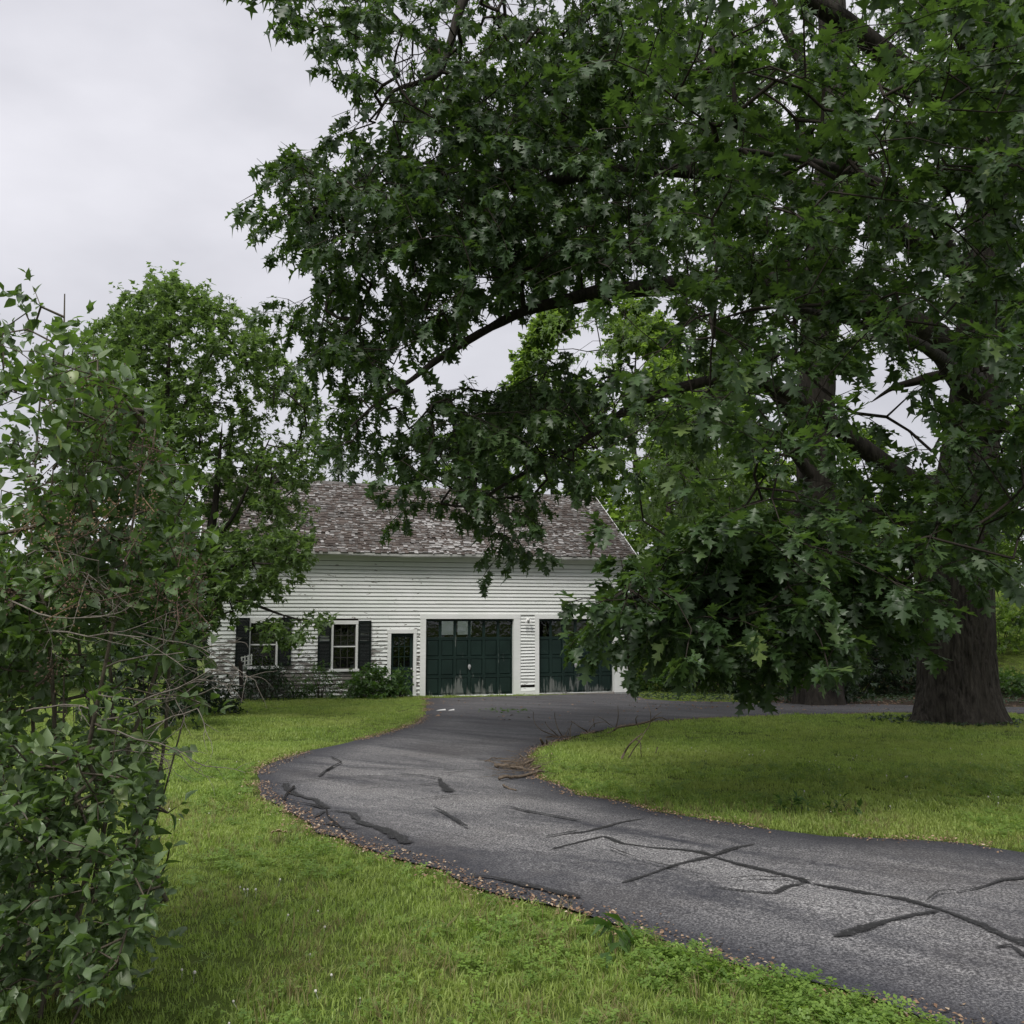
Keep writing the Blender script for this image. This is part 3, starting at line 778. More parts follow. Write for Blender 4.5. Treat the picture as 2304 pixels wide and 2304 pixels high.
# flower box under the left window
fb = rc(554, 626.5, 1505.5, 1516.5); m_ = MB()
m_.box(fb[0], fb[1], -.30, -.28, fb[2], fb[3]); m_.box(fb[0], fb[1], -.06, -.04, fb[2], fb[3]); m_.box(fb[0], fb[0] + .02, -.28, -.06, fb[2], fb[3]); m_.box(fb[1] - .02, fb[1], -.28, -.06, fb[2], fb[3]); m_.box(fb[0] + .02, fb[1] - .02, -.28, -.06, fb[2], fb[2] + .03)
m_.build('flower_box', M['shutter'], barn)
# wall lamp between the doors
ls, lh = W(1187, 1397)
lamp = MB(); lamp.lathe([(0, 0), (.06, 0), (.06, .02), (.02, .035), (0, .035)], 12)
lamp.v = [(ls + x, -.025 - z, lh + .03 + y) for x, y, z in lamp.v]
lamp.tube([(ls, -.05, lh + .03), (ls, -.12, lh + .06), (ls, -.15, lh + .02)], [.012]*3, 6)
lo = lamp.build('wall_lamp', M['white'], barn, True)
for sx in (-.09, .07):
    sh_ = MB(); sh_.lathe([(0, .05), (.022, .045), (.028, 0), (.055, -.07), (.05, -.072), (.02, -.01), (0, -.005)], 10, (ls + sx, -.15, lh))
    sh_.build('lamp_shade', M['white'], lo, True)
# cup and bottle on the sill inside the second window
cs, chh = W(795, 1497); cwl = ORG + dw * (cs) + nw * .22
sh0 = SLAB + w2[2] + .003
part_box('inner_sill', M['dark_in'], barn, w2[0], w2[1], .145, .34, w2[2] - .04, w2[2])
cup = empty('cup', (cwl[0], cwl[1], sh0), 'white cup standing on the sill inside the middle window', 'cup', BA)
m_ = MB(); m_.lathe([(0, 0), (.06, 0), (.075, .11), (.07, .11), (.055, .01), (0, .01)], 14); m_.build('bowl', M['white'], cup, True)
m_ = MB(); m_.tube([(.065, 0, .09), (.11, 0, .08), (.11, 0, .04), (.062, 0, .025)], [.008]*4, 6); m_.build('handle', M['white'], cup, True)
cs, chh = W(755, 1497); cwl = ORG + dw * cs + nw * .22
fig = MB(); fig.lathe([(0, 0), (.07, 0), (.075, .05), (.045, .12), (.03, .17), (.04, .20), (.03, .25), (0, .26)], 12)
fo = fig.build('vase', simple('tan_pottery', (.40,.34,.22), .5), None, True); fo.location = (cwl[0], cwl[1], sh0)
tag(fo, 'small tan vase standing on the sill inside the middle window', 'vase')
# ---- roof: boarded deck and shingles
EO = -.42; eh = EAVE + .06
def roof_pt(s, t, front_side=True):
    """t 0 at the eave .. 1 at the ridge"""
    rh = ridge_h(s)
    sag = -.05 * math.sin(math.pi * min(max(s / LEN, 0), 1)) * t
    y = EO + (RIDGE_Y - EO) * t if front_side else DEP + .4 + (RIDGE_Y - DEP - .4) * t
    return (s, y, eh + (rh - eh) * t + sag)
m_ = MB(); S0, S1 = -.28, LEN + .22
for fs in (True, False):
    for q in range(8):
        a, b = S0 + (S1-S0)*q/8, S0 + (S1-S0)*(q+1)/8
        p = [roof_pt(a, 0, fs), roof_pt(b, 0, fs), roof_pt(b, 1, fs), roof_pt(a, 1, fs)]
        lo_ = [(x, y, z - .05) for x, y, z in p]
        m_.hexa(lo_ + p)
roof = m_.build('roof', M['sheath'], barn)
slope = math.hypot(RIDGE_Y - EO, ridge_h(0) - eh)
NC = 28; rr = random.Random(11)
m_ = MB()
for c in range(NC):
    t0, t1 = c / NC, (c + 1.35) / NC
    s = S0 - rr.uniform(0, .2)
    while s < S1:
        w = rr.choice((rr.uniform(.04, .09), rr.uniform(.07, .14), rr.uniform(.10, .19))); a, b = max(s, S0), min(s + w - .006, S1); s += w
        if b - a < .03: continue
        q = np.array([[a * .55, c * .32, 0.]]); q2 = np.array([[a * 1.6, c * .9, 3.]])
        pn = vnoise(q, 1.0, 3)[0] * .6 + vnoise(q2, 1.0, 4)[0] * .4
        # bare, split wood and pale butt strips show most over the middle of the lower slope
        cen = math.exp(-((a - LEN * .52) / 1.4) ** 2 - ((c - 4) / 7) ** 2) * .22 + math.exp(-((a - LEN * .25) / 2.5) ** 2 - ((c - 24) / 11) ** 2) * .08
        r = rr.random()
        k = 2 if r < max(.02, (pn + cen - .56)) * 1.3 else (1 if r < .38 else 0); tip = rr.random() < .10 + max(0, pn + cen - .38) * 1.6
        if rr.random() < .012: continue
        lift = rr.uniform(.022, .034) + (rr.uniform(0, .03) if k == 2 else 0)
        j = rr.uniform(-.35, .25) / NC
        p0, p1, p2, p3 = roof_pt(a, max(t0 + j, -.01)), roof_pt(b, max(t0 + j + rr.uniform(-.1, .1) / NC, -.01)), roof_pt(b, min(t1, 1)), roof_pt(a, min(t1, 1))
        n_ = (0, -.5, .86)
        up = lambda p, d: (p[0], p[1] + n_[1] * d, p[2] + n_[2] * d)
        la, lb = lift + rr.uniform(0, .008), lift + rr.uniform(0, .008)
        top = [up(p0, la), up(p1, lb), up(p2, .004), up(p3, .004)]; bot = [up(p0, .001), up(p1, .001)]
        if tip and k != 2:  # sky-lit butt edge painted pale on a curled, weathered tip
            fr_ = rr.uniform(.10, .34); mix_ = lambda p, q: tuple(p[i] + (q[i] - p[i]) * fr_ for i in range(3))
            ma, mb2 = mix_(top[0], top[3]), mix_(top[1], top[2])
            m_.add([ma, mb2, top[2], top[3]], [(0, 1, 2, 3)], k); m_.add([top[0], top[1], mb2, ma] + bot, [(0, 1, 2, 3), (4, 5, 1, 0)], 2)
        else:
            m_.add(top + bot, [(0, 1, 2, 3), (4, 5, 1, 0), (4, 0, 3), (5, 2, 1)], k)
sh = m_.build('shingles', [M['roof_brown'], M['roof_grey'], M['roof_pale']], roof); sh['kind'] = 'stuff'
m_ = MB()
for q in range(12):
    a, b = S0 + (S1-S0)*q/12, S0 + (S1-S0)*(q+1)/12 - .004
    p, r = roof_pt(a, 1), roof_pt(b, 1)
    m_.add([(p[0], p[1]-.13, p[2]-.055), (r[0], r[1]-.13, r[2]-.055), (r[0], r[1], r[2]+.04), (p[0], p[1], p[2]+.04), (p[0], p[1]+.13, p[2]-.055), (r[0], r[1]+.13, r[2]-.055)], [(0,1,2,3), (3,2,5,4), (0,3,4), (1,5,2)])
m_.build('ridge_cap', M['roof_grey'], roof)
for s in (S0 - .012, S1 + .002):
    m_ = MB()
    p = [roof_pt(s, 0), roof_pt(s, 1)]
    m_.hexa([(p[0][0], p[0][1], p[0][2]-.14), (p[0][0]+.03, p[0][1], p[0][2]-.14), (p[1][0]+.03, p[1][1], p[1][2]-.14), (p[1][0], p[1][1], p[1][2]-.14), (p[0][0], p[0][1], p[0][2]+.01), (p[0][0]+.03, p[0][1], p[0][2]+.01), (p[1][0]+.03, p[1][1], p[1][2]+.01), (p[1][0], p[1][1], p[1][2]+.01)])
    m_.build('rake_board', M['trim'], barn)
def barn_foot(P):
    q = np.c_[P[:, 0] - ORG[0], P[:, 1] - ORG[1]]; s = q @ dw[:2]; d = q @ nw[:2]
    return (s > -.1) & (s < LEN + .1) & (d > -.05) & (d < DEP)
# post with a broken white lattice panel near the left corner
pb = hit(545, 1574); pb = at(545, 1572, 27.0); gz = float(ground(pb[0], pb[1])); ptop = at(541, 1487, 27.0)
m_ = MB(); m_.hexa([(pb[0]-.05, pb[1]-.05, gz-.05), (pb[0]+.05, pb[1]-.05, gz-.05), (pb[0]+.05, pb[1]+.05, gz-.05), (pb[0]-.05, pb[1]+.05, gz-.05)] + [(ptop[0]+dx, pb[1]+dy, ptop[2]) for dx, dy in ((-.045,-.045),(.045,-.045),(.045,.045),(-.045,.045))])
po = m_.build('post', M['post']); tag(po, 'dark wooden post standing in the weeds below the left barn window', 'post')
la = empty('lattice', (ptop[0], pb[1], ptop[2]), 'broken scrap of white lattice fixed to the top of the dark post', 'lattice')
for k in range(4):
    m_ = MB(); m_.box(.02 + k*.09, .05 + k*.09, -.01, .01, -.17 + k*.02, .12 + k*.025); m_.build('slat', M['white'], la)
for k in range(3):
    m_ = MB(); m_.hexa([(.0, .011, -.15 + k*.11), (.33, .011, -.10 + k*.12), (.33, .025, -.10 + k*.12), (.0, .025, -.15 + k*.11), (.0, .011, -.12 + k*.11), (.33, .011, -.07 + k*.12), (.33, .025, -.07 + k*.12), (.0, .025, -.12 + k*.11)]); m_.build('slat', M['white'], la)

# ================================================================== leaf templates
def T_oak(detail=True):
    if detail:
        half = [(.018,.16), (.10,.22), (.20,.245), (.155,.285), (.235,.33), (.10,.36), (.065,.40), (.16,.46), (.30,.50), (.25,.545), (.37,.60), (.26,.62), (.30,.685), (.13,.635), (.075,.665), (.16,.745), (.275,.80), (.19,.82), (.215,.885), (.09,.835), (.06,.86), (.075,.93), (0,1.02)]
        mid = [.16, .36, .60, .80]
        trs = [('m0',0,1),('m0',1,5),(1,2,3),(1,3,5),(3,4,5),('m0',5,'m1'),(5,6,'m1'),('m1',6,7),('m1',7,13),(7,8,9),(7,9,13),(9,10,11),(9,11,13),(11,12,13),('m1',13,'m2'),(13,14,'m2'),('m2',14,15),('m2',15,19),(15,16,17),(15,17,19),(17,18,19),('m2',19,'m3'),(19,20,'m3'),('m3',20,21),('m3',21,22)]
    else:
        half = [(.02,.16), (.23,.29), (.07,.39), (.35,.58), (.08,.64), (.26,.83), (.06,.84), (0,1.02)]
        mid = [.16, .40, .64, .84]
        trs = [('m0',0,1),('m0',1,2),('m0',2,'m1'),('m1',2,3),('m1',3,4),('m1',4,'m2'),('m2',4,5),('m2',5,6),('m2',6,'m3'),('m3',6,7)]
    V = []; T = []
    for y in mid: V.append((0, y, 0))
    nm = len(mid)
    for sgn in (1, -1):
        b = len(V)
        for x, y in half: V.append((sgn * x, y, 0))
        for t in trs:
            ix = [int(k[1]) if isinstance(k, str) else b + k for k in t]
            T.append(ix if sgn > 0 else ix[::-1])
    b = len(V)
    V += [(-.008, 0, 0), (.008, 0, 0), (.008, .165, 0), (-.008, .165, 0)]; T += [(b, b+1, b+2), (b, b+2, b+3)]
    V = np.array(V, float)
    V[:, 2] = .22 * np.abs(V[:, 0]) - .22 * V[:, 1] ** 2 + .03 * np.sin(V[:, 1] * 14) * np.abs(V[:, 0]) * 4
    return V, np.array(T)
def T_oak_s():
    V = np.array([(0,.0,0), (.05,.2,0), (.24,.30,.04), (.07,.42,0), (.34,.62,.06), (.08,.68,0), (0,1.02,-.2), (-.08,.68,0), (-.34,.62,.06), (-.07,.42,0), (-.24,.30,.04), (-.05,.2,0)], float)
    V[:, 2] -= .2 * V[:, 1] ** 2 - .1 * np.abs(V[:, 0])
    return V, np.array([(0,1,11), (1,2,3), (11,9,10), (1,3,9), (1,9,11), (3,4,5), (9,7,8), (3,5,7), (3,7,9), (5,6,7)])
def T_quad():
    V = np.array([(0,0,0), (-.36,.42,.05), (0,1,-.15), (.36,.42,.05)], float)
    return V, np.array([(0,2,1), (0,3,2)])
def T_maple_s():
    V = np.array([(0,.08,0), (-.45,.34,.05), (-.15,.52,.0), (0,1,-.18), (.15,.52,.0), (.45,.34,.05)], float)
    return V, np.array([(0,2,1), (0,3,2), (0,4,3), (0,5,4)])
def T_maple():
    V = np.array([(0,.12,0), (-.42,.30,0), (-.16,.48,0), (0,1,0), (.16,.48,0), (.42,.30,0), (0,.42,0)], float)
    V[:, 2] = .15 * np.abs(V[:, 0]) - .2 * V[:, 1] ** 2
    return V, np.array([(0,6,1), (1,6,2), (2,6,3), (3,6,4), (4,6,5), (5,6,0)])
def T_lilac():
    ys = [0, .15, .21, .31, .45, .60, .76, .90, 1.02]; ws = [.008, .008, .17, .265, .29, .245, .155, .055, 0]
    V = []; T = []
    for y, w in zip(ys, ws): V += [(-w, y, 0), (0, y, 0), (w, y, 0)]
    for k in range(len(ys) - 1):
        a = 3 * k
        T += [(a, a+1, a+4), (a, a+4, a+3), (a+1, a+2, a+5), (a+1, a+5, a+4)]
    V = np.array(V, float); V[:, 2] = .38 * np.abs(V[:, 0]) - .24 * V[:, 1] ** 2
    return V, np.array(T)
def T_lilac_s():
    ys = [0, .2, .40, .68, 1.02]; ws = [.008, .16, .285, .21, 0]; V = []; T = []
    for y, w in zip(ys, ws): V += [(-w, y, 0), (0, y, 0), (w, y, 0)]
    for k in range(4):
        a = 3 * k; T += [(a, a+1, a+4), (a, a+4, a+3), (a+1, a+2, a+5), (a+1, a+5, a+4)]
    V = np.array(V, float); V[:, 2] = .38 * np.abs(V[:, 0]) - .24 * V[:, 1] ** 2
    return V, np.array(T)
def T_needle():
    V = np.array([(-.04,0,0), (.04,0,0), (.025,1,-.15), (-.025,1,-.15), (-.16,.55,-.05), (.16,.55,-.05), (0,.2,0)], float)
    return V, np.array([(0,1,2), (0,2,3), (6,5,2), (6,3,4)])
def T_weed():
    V = np.array([(0,0,0), (-.16,.4,.04), (0,.45,0), (.16,.4,.04), (0,1,-.2)], float)
    return V, np.array([(0,2,1), (0,3,2), (1,2,4), (2,3,4)])
MAPLE_S, LILAC_S, OAK_D, OAK_M, OAK_S, QUAD, MAPLE, LILAC, NEEDLE, WEED = T_maple_s(), T_lilac_s(), T_oak(True), T_oak(False), T_oak_s(), T_quad(), T_maple(), T_lilac(), T_needle(), T_weed()
def leaf_frames(dr_, nr):
    y = norm(dr_); z = norm(nr - (nr * y).sum(-1, keepdims=True) * y); x = np.cross(y, z)
    return x, y, z
def leaves(name, tmpl, base, dr_, nr, size, tint, mat, parent, curl=None):
    V0, T0 = tmpl; x, y, z = leaf_frames(dr_, nr); n = len(base)
    if curl is None: curl = np.ones(n)
    o = np.array(parent.location) if parent is not None else 0
    V = base[:, None] - o + size[:, None, None] * (V0[None, :, 0, None] * x[:, None] + V0[None, :, 1, None] * y[:, None] + (V0[None, :, 2, None] * curl[:, None, None]) * z[:, None])
    T = (T0[None] + (np.arange(n) * len(V0))[:, None, None]).reshape(-1, 3)
    o_ = mesh_np(name, V.reshape(-1, 3), T, mat, parent, np.repeat(tint, len(V0)))
    o_['kind'] = 'stuff'; return o_
def spray(P, D, L, n, size, rng, hang=.45, sz_var=.25, spread=.85, t_lo=2.2, jit=.38):
    """leaves along drooping twigs: returns base, dir, normal, size"""
    Nn = len(P)
    t = rng.beta(t_lo, 1.0, (Nn, n)); L = np.broadcast_to(L, (Nn,))
    base = P[:, None] + D[:, None] * (L[:, None] * t)[..., None]
    base[..., 2] -= hang * .35 * L[:, None] * t ** 2
    a = norm(np.cross(D, [0.05, .02, 1.0])); b = np.cross(D, a)
    phi = rng.uniform(0, 2*np.pi, (Nn, n))
    rad = np.cos(phi)[..., None] * a[:, None] + np.sin(phi)[..., None] * b[:, None]
    dr_ = D[:, None] * .55 + rad * spread + np.array([0, 0, -hang]) + rng.normal(0, .12, (Nn, n, 3))
    nr = np.array([0, 0, 1.0]) + rad * .35 + rng.normal(0, jit, (Nn, n, 3))
    sz = size * (1 + sz_var * rng.normal(0, 1, (Nn, n)).clip(-1.8, 1.8))
    return base.reshape(-1, 3), dr_.reshape(-1, 3), nr.reshape(-1, 3), sz.ravel()
class Skel:
    def __init__(s, cap=60000):
        s.P = np.zeros((cap, 3)); s.par = np.full(cap, -1); s.rm = np.zeros(cap); s.n = 0; s.n0 = 0; s.tips = []; s.tdir = []
    def limb(s, pts, radii, k=4):
        P, R = smooth_path(pts, radii, k); p = -1
        for q, r in zip(P, R):
            s.P[s.n] = q; s.par[s.n] = p; s.rm[s.n] = r; p = s.n; s.n += 1
        s.n0 = s.n
        return P, R
    def grow(s, targets, rng, seg=.5, rise=.22, skip=0):
        if len(targets) == 0: return
        base = s.P[:s.n0]
        d0 = np.array([((base - t) ** 2).sum(1).min() for t in targets])
        for ti in np.argsort(d0):
            t = targets[ti]; A = s.P[:s.n]
            dv = A - t; cost = (dv ** 2).sum(1) + np.clip(A[:, 2] - t[2] - .3, 0, None) * .6
            j = int(np.argmin(cost)); a = A[j].copy(); L = np.linalg.norm(t - a)
            k = max(1, int(math.ceil(L / seg)))
            c = (a + t) / 2 + np.array([0, 0, rise * L * rng.uniform(.2, 1)]) + rng.normal(0, .1 * L, 3)
            p = j; prev = a
            for q in range(1, k + 1):
                u = q / k; x = (1-u)**2 * a + 2*u*(1-u) * c + u*u * t + (rng.normal(0, .035, 3) * min(L, 1) if q < k else 0)
                s.P[s.n] = x; s.par[s.n] = p; p = s.n; s.n += 1
                last = x - prev; prev = x
            s.tips.append(p); s.tdir.append(last)
    def mesh(s, name, mat, parent, rtip=.0045, pw=.42, rmax=.09):
        cnt = np.zeros(s.n)
        cnt[s.tips] += 1
        for i_ in range(s.n - 1, s.n0 - 1, -1): cnt[s.par[i_]] += max(cnt[i_], 0)
        R = np.minimum(rtip * np.maximum(cnt, 1) ** pw, rmax); s.R = R
        e = np.arange(s.n0, s.n); a = s.P[s.par[e]]; b = s.P[e]; rb_ = R[e]; ra = np.minimum(np.where(s.par[e] < s.n0, rb_ * 1.25, R[s.par[e]]), rb_ * 1.5)
        V, T = prisms(a, b, ra, rb_, 4)
        o_ = mesh_np(name, V - np.array(parent.location), T, mat, parent, smooth=True, n=4); o_['kind'] = 'stuff'
        return o_
def prisms(a, b, ra, rb_, m=4):
    t = norm(b - a); up = np.where(np.abs(t[:, 2:3]) < .9, np.array([0, 0, 1.0]), np.array([1.0, 0, 0]))
    x = norm(np.cross(t, up)); y = np.cross(t, x); ang = np.linspace(0, 2*np.pi, m, endpoint=False)
    ring = np.cos(ang)[None, :, None] * x[:, None] + np.sin(ang)[None, :, None] * y[:, None]
    V = np.concatenate([a[:, None] + ring * ra[:, None, None], b[:, None] + ring * rb_[:, None, None]], 1)
    n = len(a); j = np.arange(m); q = np.stack([j, (j+1) % m, (j+1) % m + m, j + m], -1)
    return V.reshape(-1, 3), (q[None] + (np.arange(n) * 2 * m)[:, None, None]).reshape(-1, 4)
def limb_obj(name, P, R, mat, parent, n=10):
    V, Qd = tube_np(P, R, n)
    q = V.copy(); d = vnoise(q, 6, 2) - .5
    ctr = np.repeat(P, n, 0); V = V + (V - ctr) * d[:, None] * .35
    return mesh_np(name, V - np.array(parent.location), Qd, mat, parent, smooth=True, n=4)
def project(P):
    d = P - np.array([0, 0, EYE]); f = d[:, 1] * CP + d[:, 2] * SP; y = -d[:, 1] * SP + d[:, 2] * CP
    return 1152 + F_PX * d[:, 0] / np.maximum(f, .01), 1152 - F_PX * y / np.maximum(f, .01), f
def sample(poly, y0, y1, n, rng, holes=(), clump=0.0, seed=0, scale=.8):
    poly = np.asarray(poly, float); lo_, hi_ = poly.min(0), poly.max(0); out_ = []
    got = 0
    while got < n:
        uv = rng.uniform(lo_, hi_, (n * 3, 2)); uv = uv[inpoly(uv, poly)]
        for hu, hv, hr in holes: uv = uv[np.hypot(uv[:, 0] - hu, uv[:, 1] - hv) > hr * rng.uniform(.75, 1.15, len(uv))]
        Y = rng.uniform(y0, y1, len(uv))
        P = np.array([at(u, v, y) for (u, v), y in zip(uv, Y)])
        if clump: P = P[vnoise(P, scale, seed) + .35 * vnoise(P, scale * 2.7, seed + 1) > clump]
        out_.append(P); got += len(P)
    return np.vstack(out_)[:n]
def boughs(poly, y0, y1, nb, m, rng, holes=(), clump=0., seed=0, scale=.8, rad=.62):
    """flat drooping boughs: groups of twigs spread in layers"""
    C = sample(poly, y0, y1, nb, rng, holes, clump, seed, scale)
    q = rng.normal(0, 1, (nb, m, 3)); k = rng.uniform(.65, 1.35, (nb, 1, 1)) * rad
    off = q * np.array([1, 1, .22]) * k; off[..., 2] -= .28 * (off[..., 0] ** 2 + off[..., 1] ** 2) / k[..., 0]
    return (C[:, None] + off).reshape(-1, 3)
def single_leaves(name, tmpl, base, dr_, nr, size, mat, parent, rng, nvar=3):
    """the nearest leaves, each an object sharing a mesh"""
    V0, T0 = tmpl; mes = []
    for k in range(nvar):
        V = V0.copy(); V[:, 2] *= (.6, 1.0, 1.6)[k]; V[:, 0] *= (1.05, .95, 1.0)[k]
        o_ = mesh_np('tmp', V, T0, mat); me = o_.data; me.name = name; bpy.data.objects.remove(o_); mes.append(me)
    x, y, z = leaf_frames(dr_, nr); loc = base - np.array(parent.location)
    for i_ in range(len(base)):
        o_ = bpy.data.objects.new(name, mes[i_ % nvar]); s = size[i_]
        o_.matrix_basis = Matrix([[x[i_,0]*s, y[i_,0]*s, z[i_,0]*s, loc[i_,0]], [x[i_,1]*s, y[i_,1]*s, z[i_,1]*s, loc[i_,1]], [x[i_,2]*s, y[i_,2]*s, z[i_,2]*s, loc[i_,2]], [0,0,0,1]])
        COL.objects.link(o_); o_.parent = parent
def keep_in(b, d, s, poly, rng, holes=(), loose=.10):
    u, v, f = project(b + norm(d) * (s * .7)[:, None]); uv = np.c_[u, v]
    k = inpoly(uv, poly)
    for hu, hv, hr in holes: k &= np.hypot(u - hu, v - hv) > hr
    return k | (rng.random(len(b)) < loose)
def tints(base, n, rng, amp=.5, scale=.7, seed=7):
    return np.clip(.5 * vnoise(base, scale, seed) + .5 * rng.beta(1.6, 2.2, n) + rng.normal(0, .03, n), 0, 1)

# ================================================================== trunk with furrowed bark
def trunk_obj(name, pts, radii, parent, flare, rng, n=190, rings=210, lobes=6, furrow=.055, mat=None):
    P, R = smooth_path(pts, radii, 12)
    t = np.linspace(0, 1, rings) ** 1.25; L = np.r_[0, np.cumsum(np.linalg.norm(np.diff(P, axis=0), axis=1))]
    s = t * L[-1]; P = np.stack([np.interp(s, L, P[:, k]) for k in range(3)], -1); R = np.interp(s, L, R)
    ang = np.linspace(0, 2*np.pi, n, endpoint=False)
    A, Z = np.meshgrid(ang, s)
    ph = rng.uniform(0, 6.28, 4)
    root = np.exp(-Z / .38) * flare * (.55 + .45 * np.cos(lobes * A + ph[0]) + .35 * np.cos(3 * A + ph[1])) + np.exp(-Z / .9) * flare * .25
    q = np.stack([np.cos(A) * 3.4 * 3.2, np.sin(A) * 3.4 * 3.2, Z * 1.7], -1).reshape(-1, 3)
    warp = (vnoise(q * np.array([.4, .4, 1.2]), 1.0, 31) - .5)[:, None] * 1.6
    f1 = vnoise(q + warp * np.array([1, 1, 0]), 1.0, 32).reshape(A.shape); f2 = vnoise(q * 2.1 + warp, 1.0, 33).reshape(A.shape)
    ridge = np.abs(f1 - .5) * 2; ridge = np.clip(ridge * 2.4, 0, 1)
    rr_ = R[:, None] + root + furrow * (ridge - .6) + .012 * (f2 - .5) + .06 * R[:, None] * np.cos(2 * A + ph[2] + Z * .2)
    V = P[:, None] + np.stack([np.cos(A) * rr_, np.sin(A) * rr_, np.zeros_like(A)], -1)
    i = np.arange(rings - 1)[:, None]; j = np.arange(n)[None, :]; j2 = (j + 1) % n
    Q = np.stack([i*n + j, i*n + j2, (i+1)*n + j2, (i+1)*n + j], -1).reshape(-1, 4)
    return mesh_np(name, V.reshape(-1, 3) - np.array(parent.location), Q, mat or M['bark'], parent, smooth=True, n=4)

# ================================================================== the big oak in front
rng = np.random.default_rng(42)
tb = hit(2150, 1626); TY = tb[1]
TBX, TBY = tb[0], tb[1]
oak = empty('oak_tree', tuple(tb), 'huge old oak with a thick furrowed trunk rising from the lawn at right', 'tree')
tp = [(2158,1640,TY),(2152,1430,TY),(2162,1200,TY),(2195,900,TY),(2225,500,TY),(2240,100,TY),(2225,-300,TY-.3),(2180,-700,TY-.8)]
tpts = [at(*p) for p in tp]; tpts[0][2] = tb[2] - .1
trunk_obj('trunk', tpts, [.72,.68,.60,.47,.42,.36,.27,.14], oak, .30, rng, mat=M['trunk_bark'])
LIMBS = [
 ([(2195,890,17),(2100,760,16.3),(1950,690,16),(1750,640,15.4),(1560,640,15),(1430,650,14.5),(1360,655,14.3),(1290,672,14.2),(1180,700,14),(1080,750,13.8),(990,805,13.6),(925,855,13.4),(850,905,13.2),(790,960,13)], [.30,.26,.23,.19,.16,.14,.13,.10,.08,.065,.05,.036,.024,.012]),
 ([(2160,1260,17),(2080,1180,14.5),(1960,1150,12),(1800,1160,10.5),(1600,1215,9.6),(1430,1310,9.2),(1320,1410,9.1)], [.2,.16,.12,.075,.045,.028,.010]),
 ([(1960,1150,12),(1850,1280,10.2),(1750,1380,9.1),(1680,1450,8.8)], [.08,.045,.025,.010]),
 ([(2225,330,17),(1900,50,16),(1500,-150,15),(1200,-150,14),(1060,-30,13.6),(1007,116,13.5),(979,172,13.4),(886,205,13.3),(845,270,13.2)], [.25,.19,.14,.10,.075,.055,.045,.03,.014]),
 ([(2215,720,17),(2100,500,14),(1950,400,11.5),(1750,350,10),(1600,340,9.4),(1470,400,9.2)], [.18,.11,.06,.032,.018,.006]),
 ([(2200,880,17),(2080,780,14),(1900,720,11.5),(1750,690,10),(1610,720,9.5)], [.16,.09,.05,.025,.006]),
 ([(2170,1130,17),(2000,1050,16.5),(1800,900,16),(1650,850,16),(1450,900,15.5),(1300,1000,15),(1150,1080,14.6),(1050,1150,14.4)], [.2,.17,.13,.10,.075,.05,.03,.012]),
 ([(2230,450,17),(2400,200,16),(2650,0,15)], [.22,.15,.05]),
 ([(2235,200,17),(2000,-200,15),(1700,-420,13),(1400,-500,11.5)], [.22,.15,.09,.03]),
 ([(2215,650,17),(1900,450,16),(1500,380,15),(1150,420,14.2),(850,450,13.5),(680,470,13.2)], [.22,.16,.12,.085,.045,.012]),
 ([(2165,830,17.2),(2060,858,17.6),(2010,872,17.8),(1960,905,18)], [.12,.08,.05,.006]),
 ([(2240,100,17),(2350,-300,18.5),(2300,-700,20)], [.2,.14,.05]),
 ([(2185,1000,17),(2280,950,14.5),(2330,1000,12)], [.16,.10,.03]),
]
sk = Skel()
for pts, rad in LIMBS:
    P, R = sk.limb([at(*p) for p in pts], rad, 4)
    limb_obj('branch', P, R, M['bark'], oak)
P, R = smooth_path(tpts[2:], [.60,.47,.42,.36,.27,.14], 4)
for q in P: sk.P[sk.n] = q; sk.par[sk.n] = sk.n - 1; sk.n += 1
sk.n0 = sk.n
LEFT = [(600,-40),(605,0),(690,20),(685,85),(715,110),(745,140),(745,180),(785,200),(790,260),(757,290),(765,315),(790,325),(780,355),(755,370),(675,333),(630,365),(625,410),(630,440),(580,472),(585,488),(635,493),(660,520),(645,545),(668,570),(680,600),(740,570),(715,600),(675,625),(650,655),(600,680),(572,715),(600,740),(665,750),(660,795),(690,835),(725,850),(752,800),(800,785),(790,840),(815,870),(870,870),(905,830),(930,815),(960,770),(1010,740),(1090,690),(1200,640),(1430,600),(1500,-60)]
LEFT_H = [(905,150,60),(860,250,40),(960,330,38),(1010,60,35),(790,560,16),(930,640,14),(1090,630,26),(1010,690,22),(820,740,20),(1180,650,18),(860,420,14),(1330,60,22)]
CLUMP = [(725,905),(760,890),(830,880),(900,860),(915,900),(880,925),(850,960),(795,1005),(775,1035),(732,1030)]
RIGHT_OF_GAP = [(1045,830),(1100,820),(1200,800),(1430,770),(1480,800),(1440,960),(1330,1060),(1210,1130),(1180,1230),(1130,1275),(1095,1265),(1055,1195),(1020,1150),(960,1120),(895,1165),(865,1160),(885,1085),(805,1045),(800,1012),(870,960),(925,930),(1000,895),(1030,850)]
RG_H = [(1090,860,20),(1250,1120,36),(1400,900,40),(1330,1000,32),(1000,1040,22),(1140,1040,18),(1280,960,22),(960,1090,20)]
LOW = [(1290,1410),(1310,1370),(1400,1265),(1550,1215),(1700,1185),(1900,1180),(2010,1270),(1990,1340),(1920,1390),(1860,1430),(1760,1460),(1700,1470),(1645,1470),(1590,1410),(1480,1370),(1420,1385),(1370,1395),(1330,1390)]
LOWX = [(1255,1465),(1320,1385),(1410,1275),(1550,1210),(1700,1170),(1950,1150),(2060,1290),(2040,1430),(1960,1430),(1900,1480),(1780,1500),(1740,1525),(1650,1540),(1600,1490),(1570,1440),(1480,1400),(1440,1450),(1380,1450),(1320,1430)]
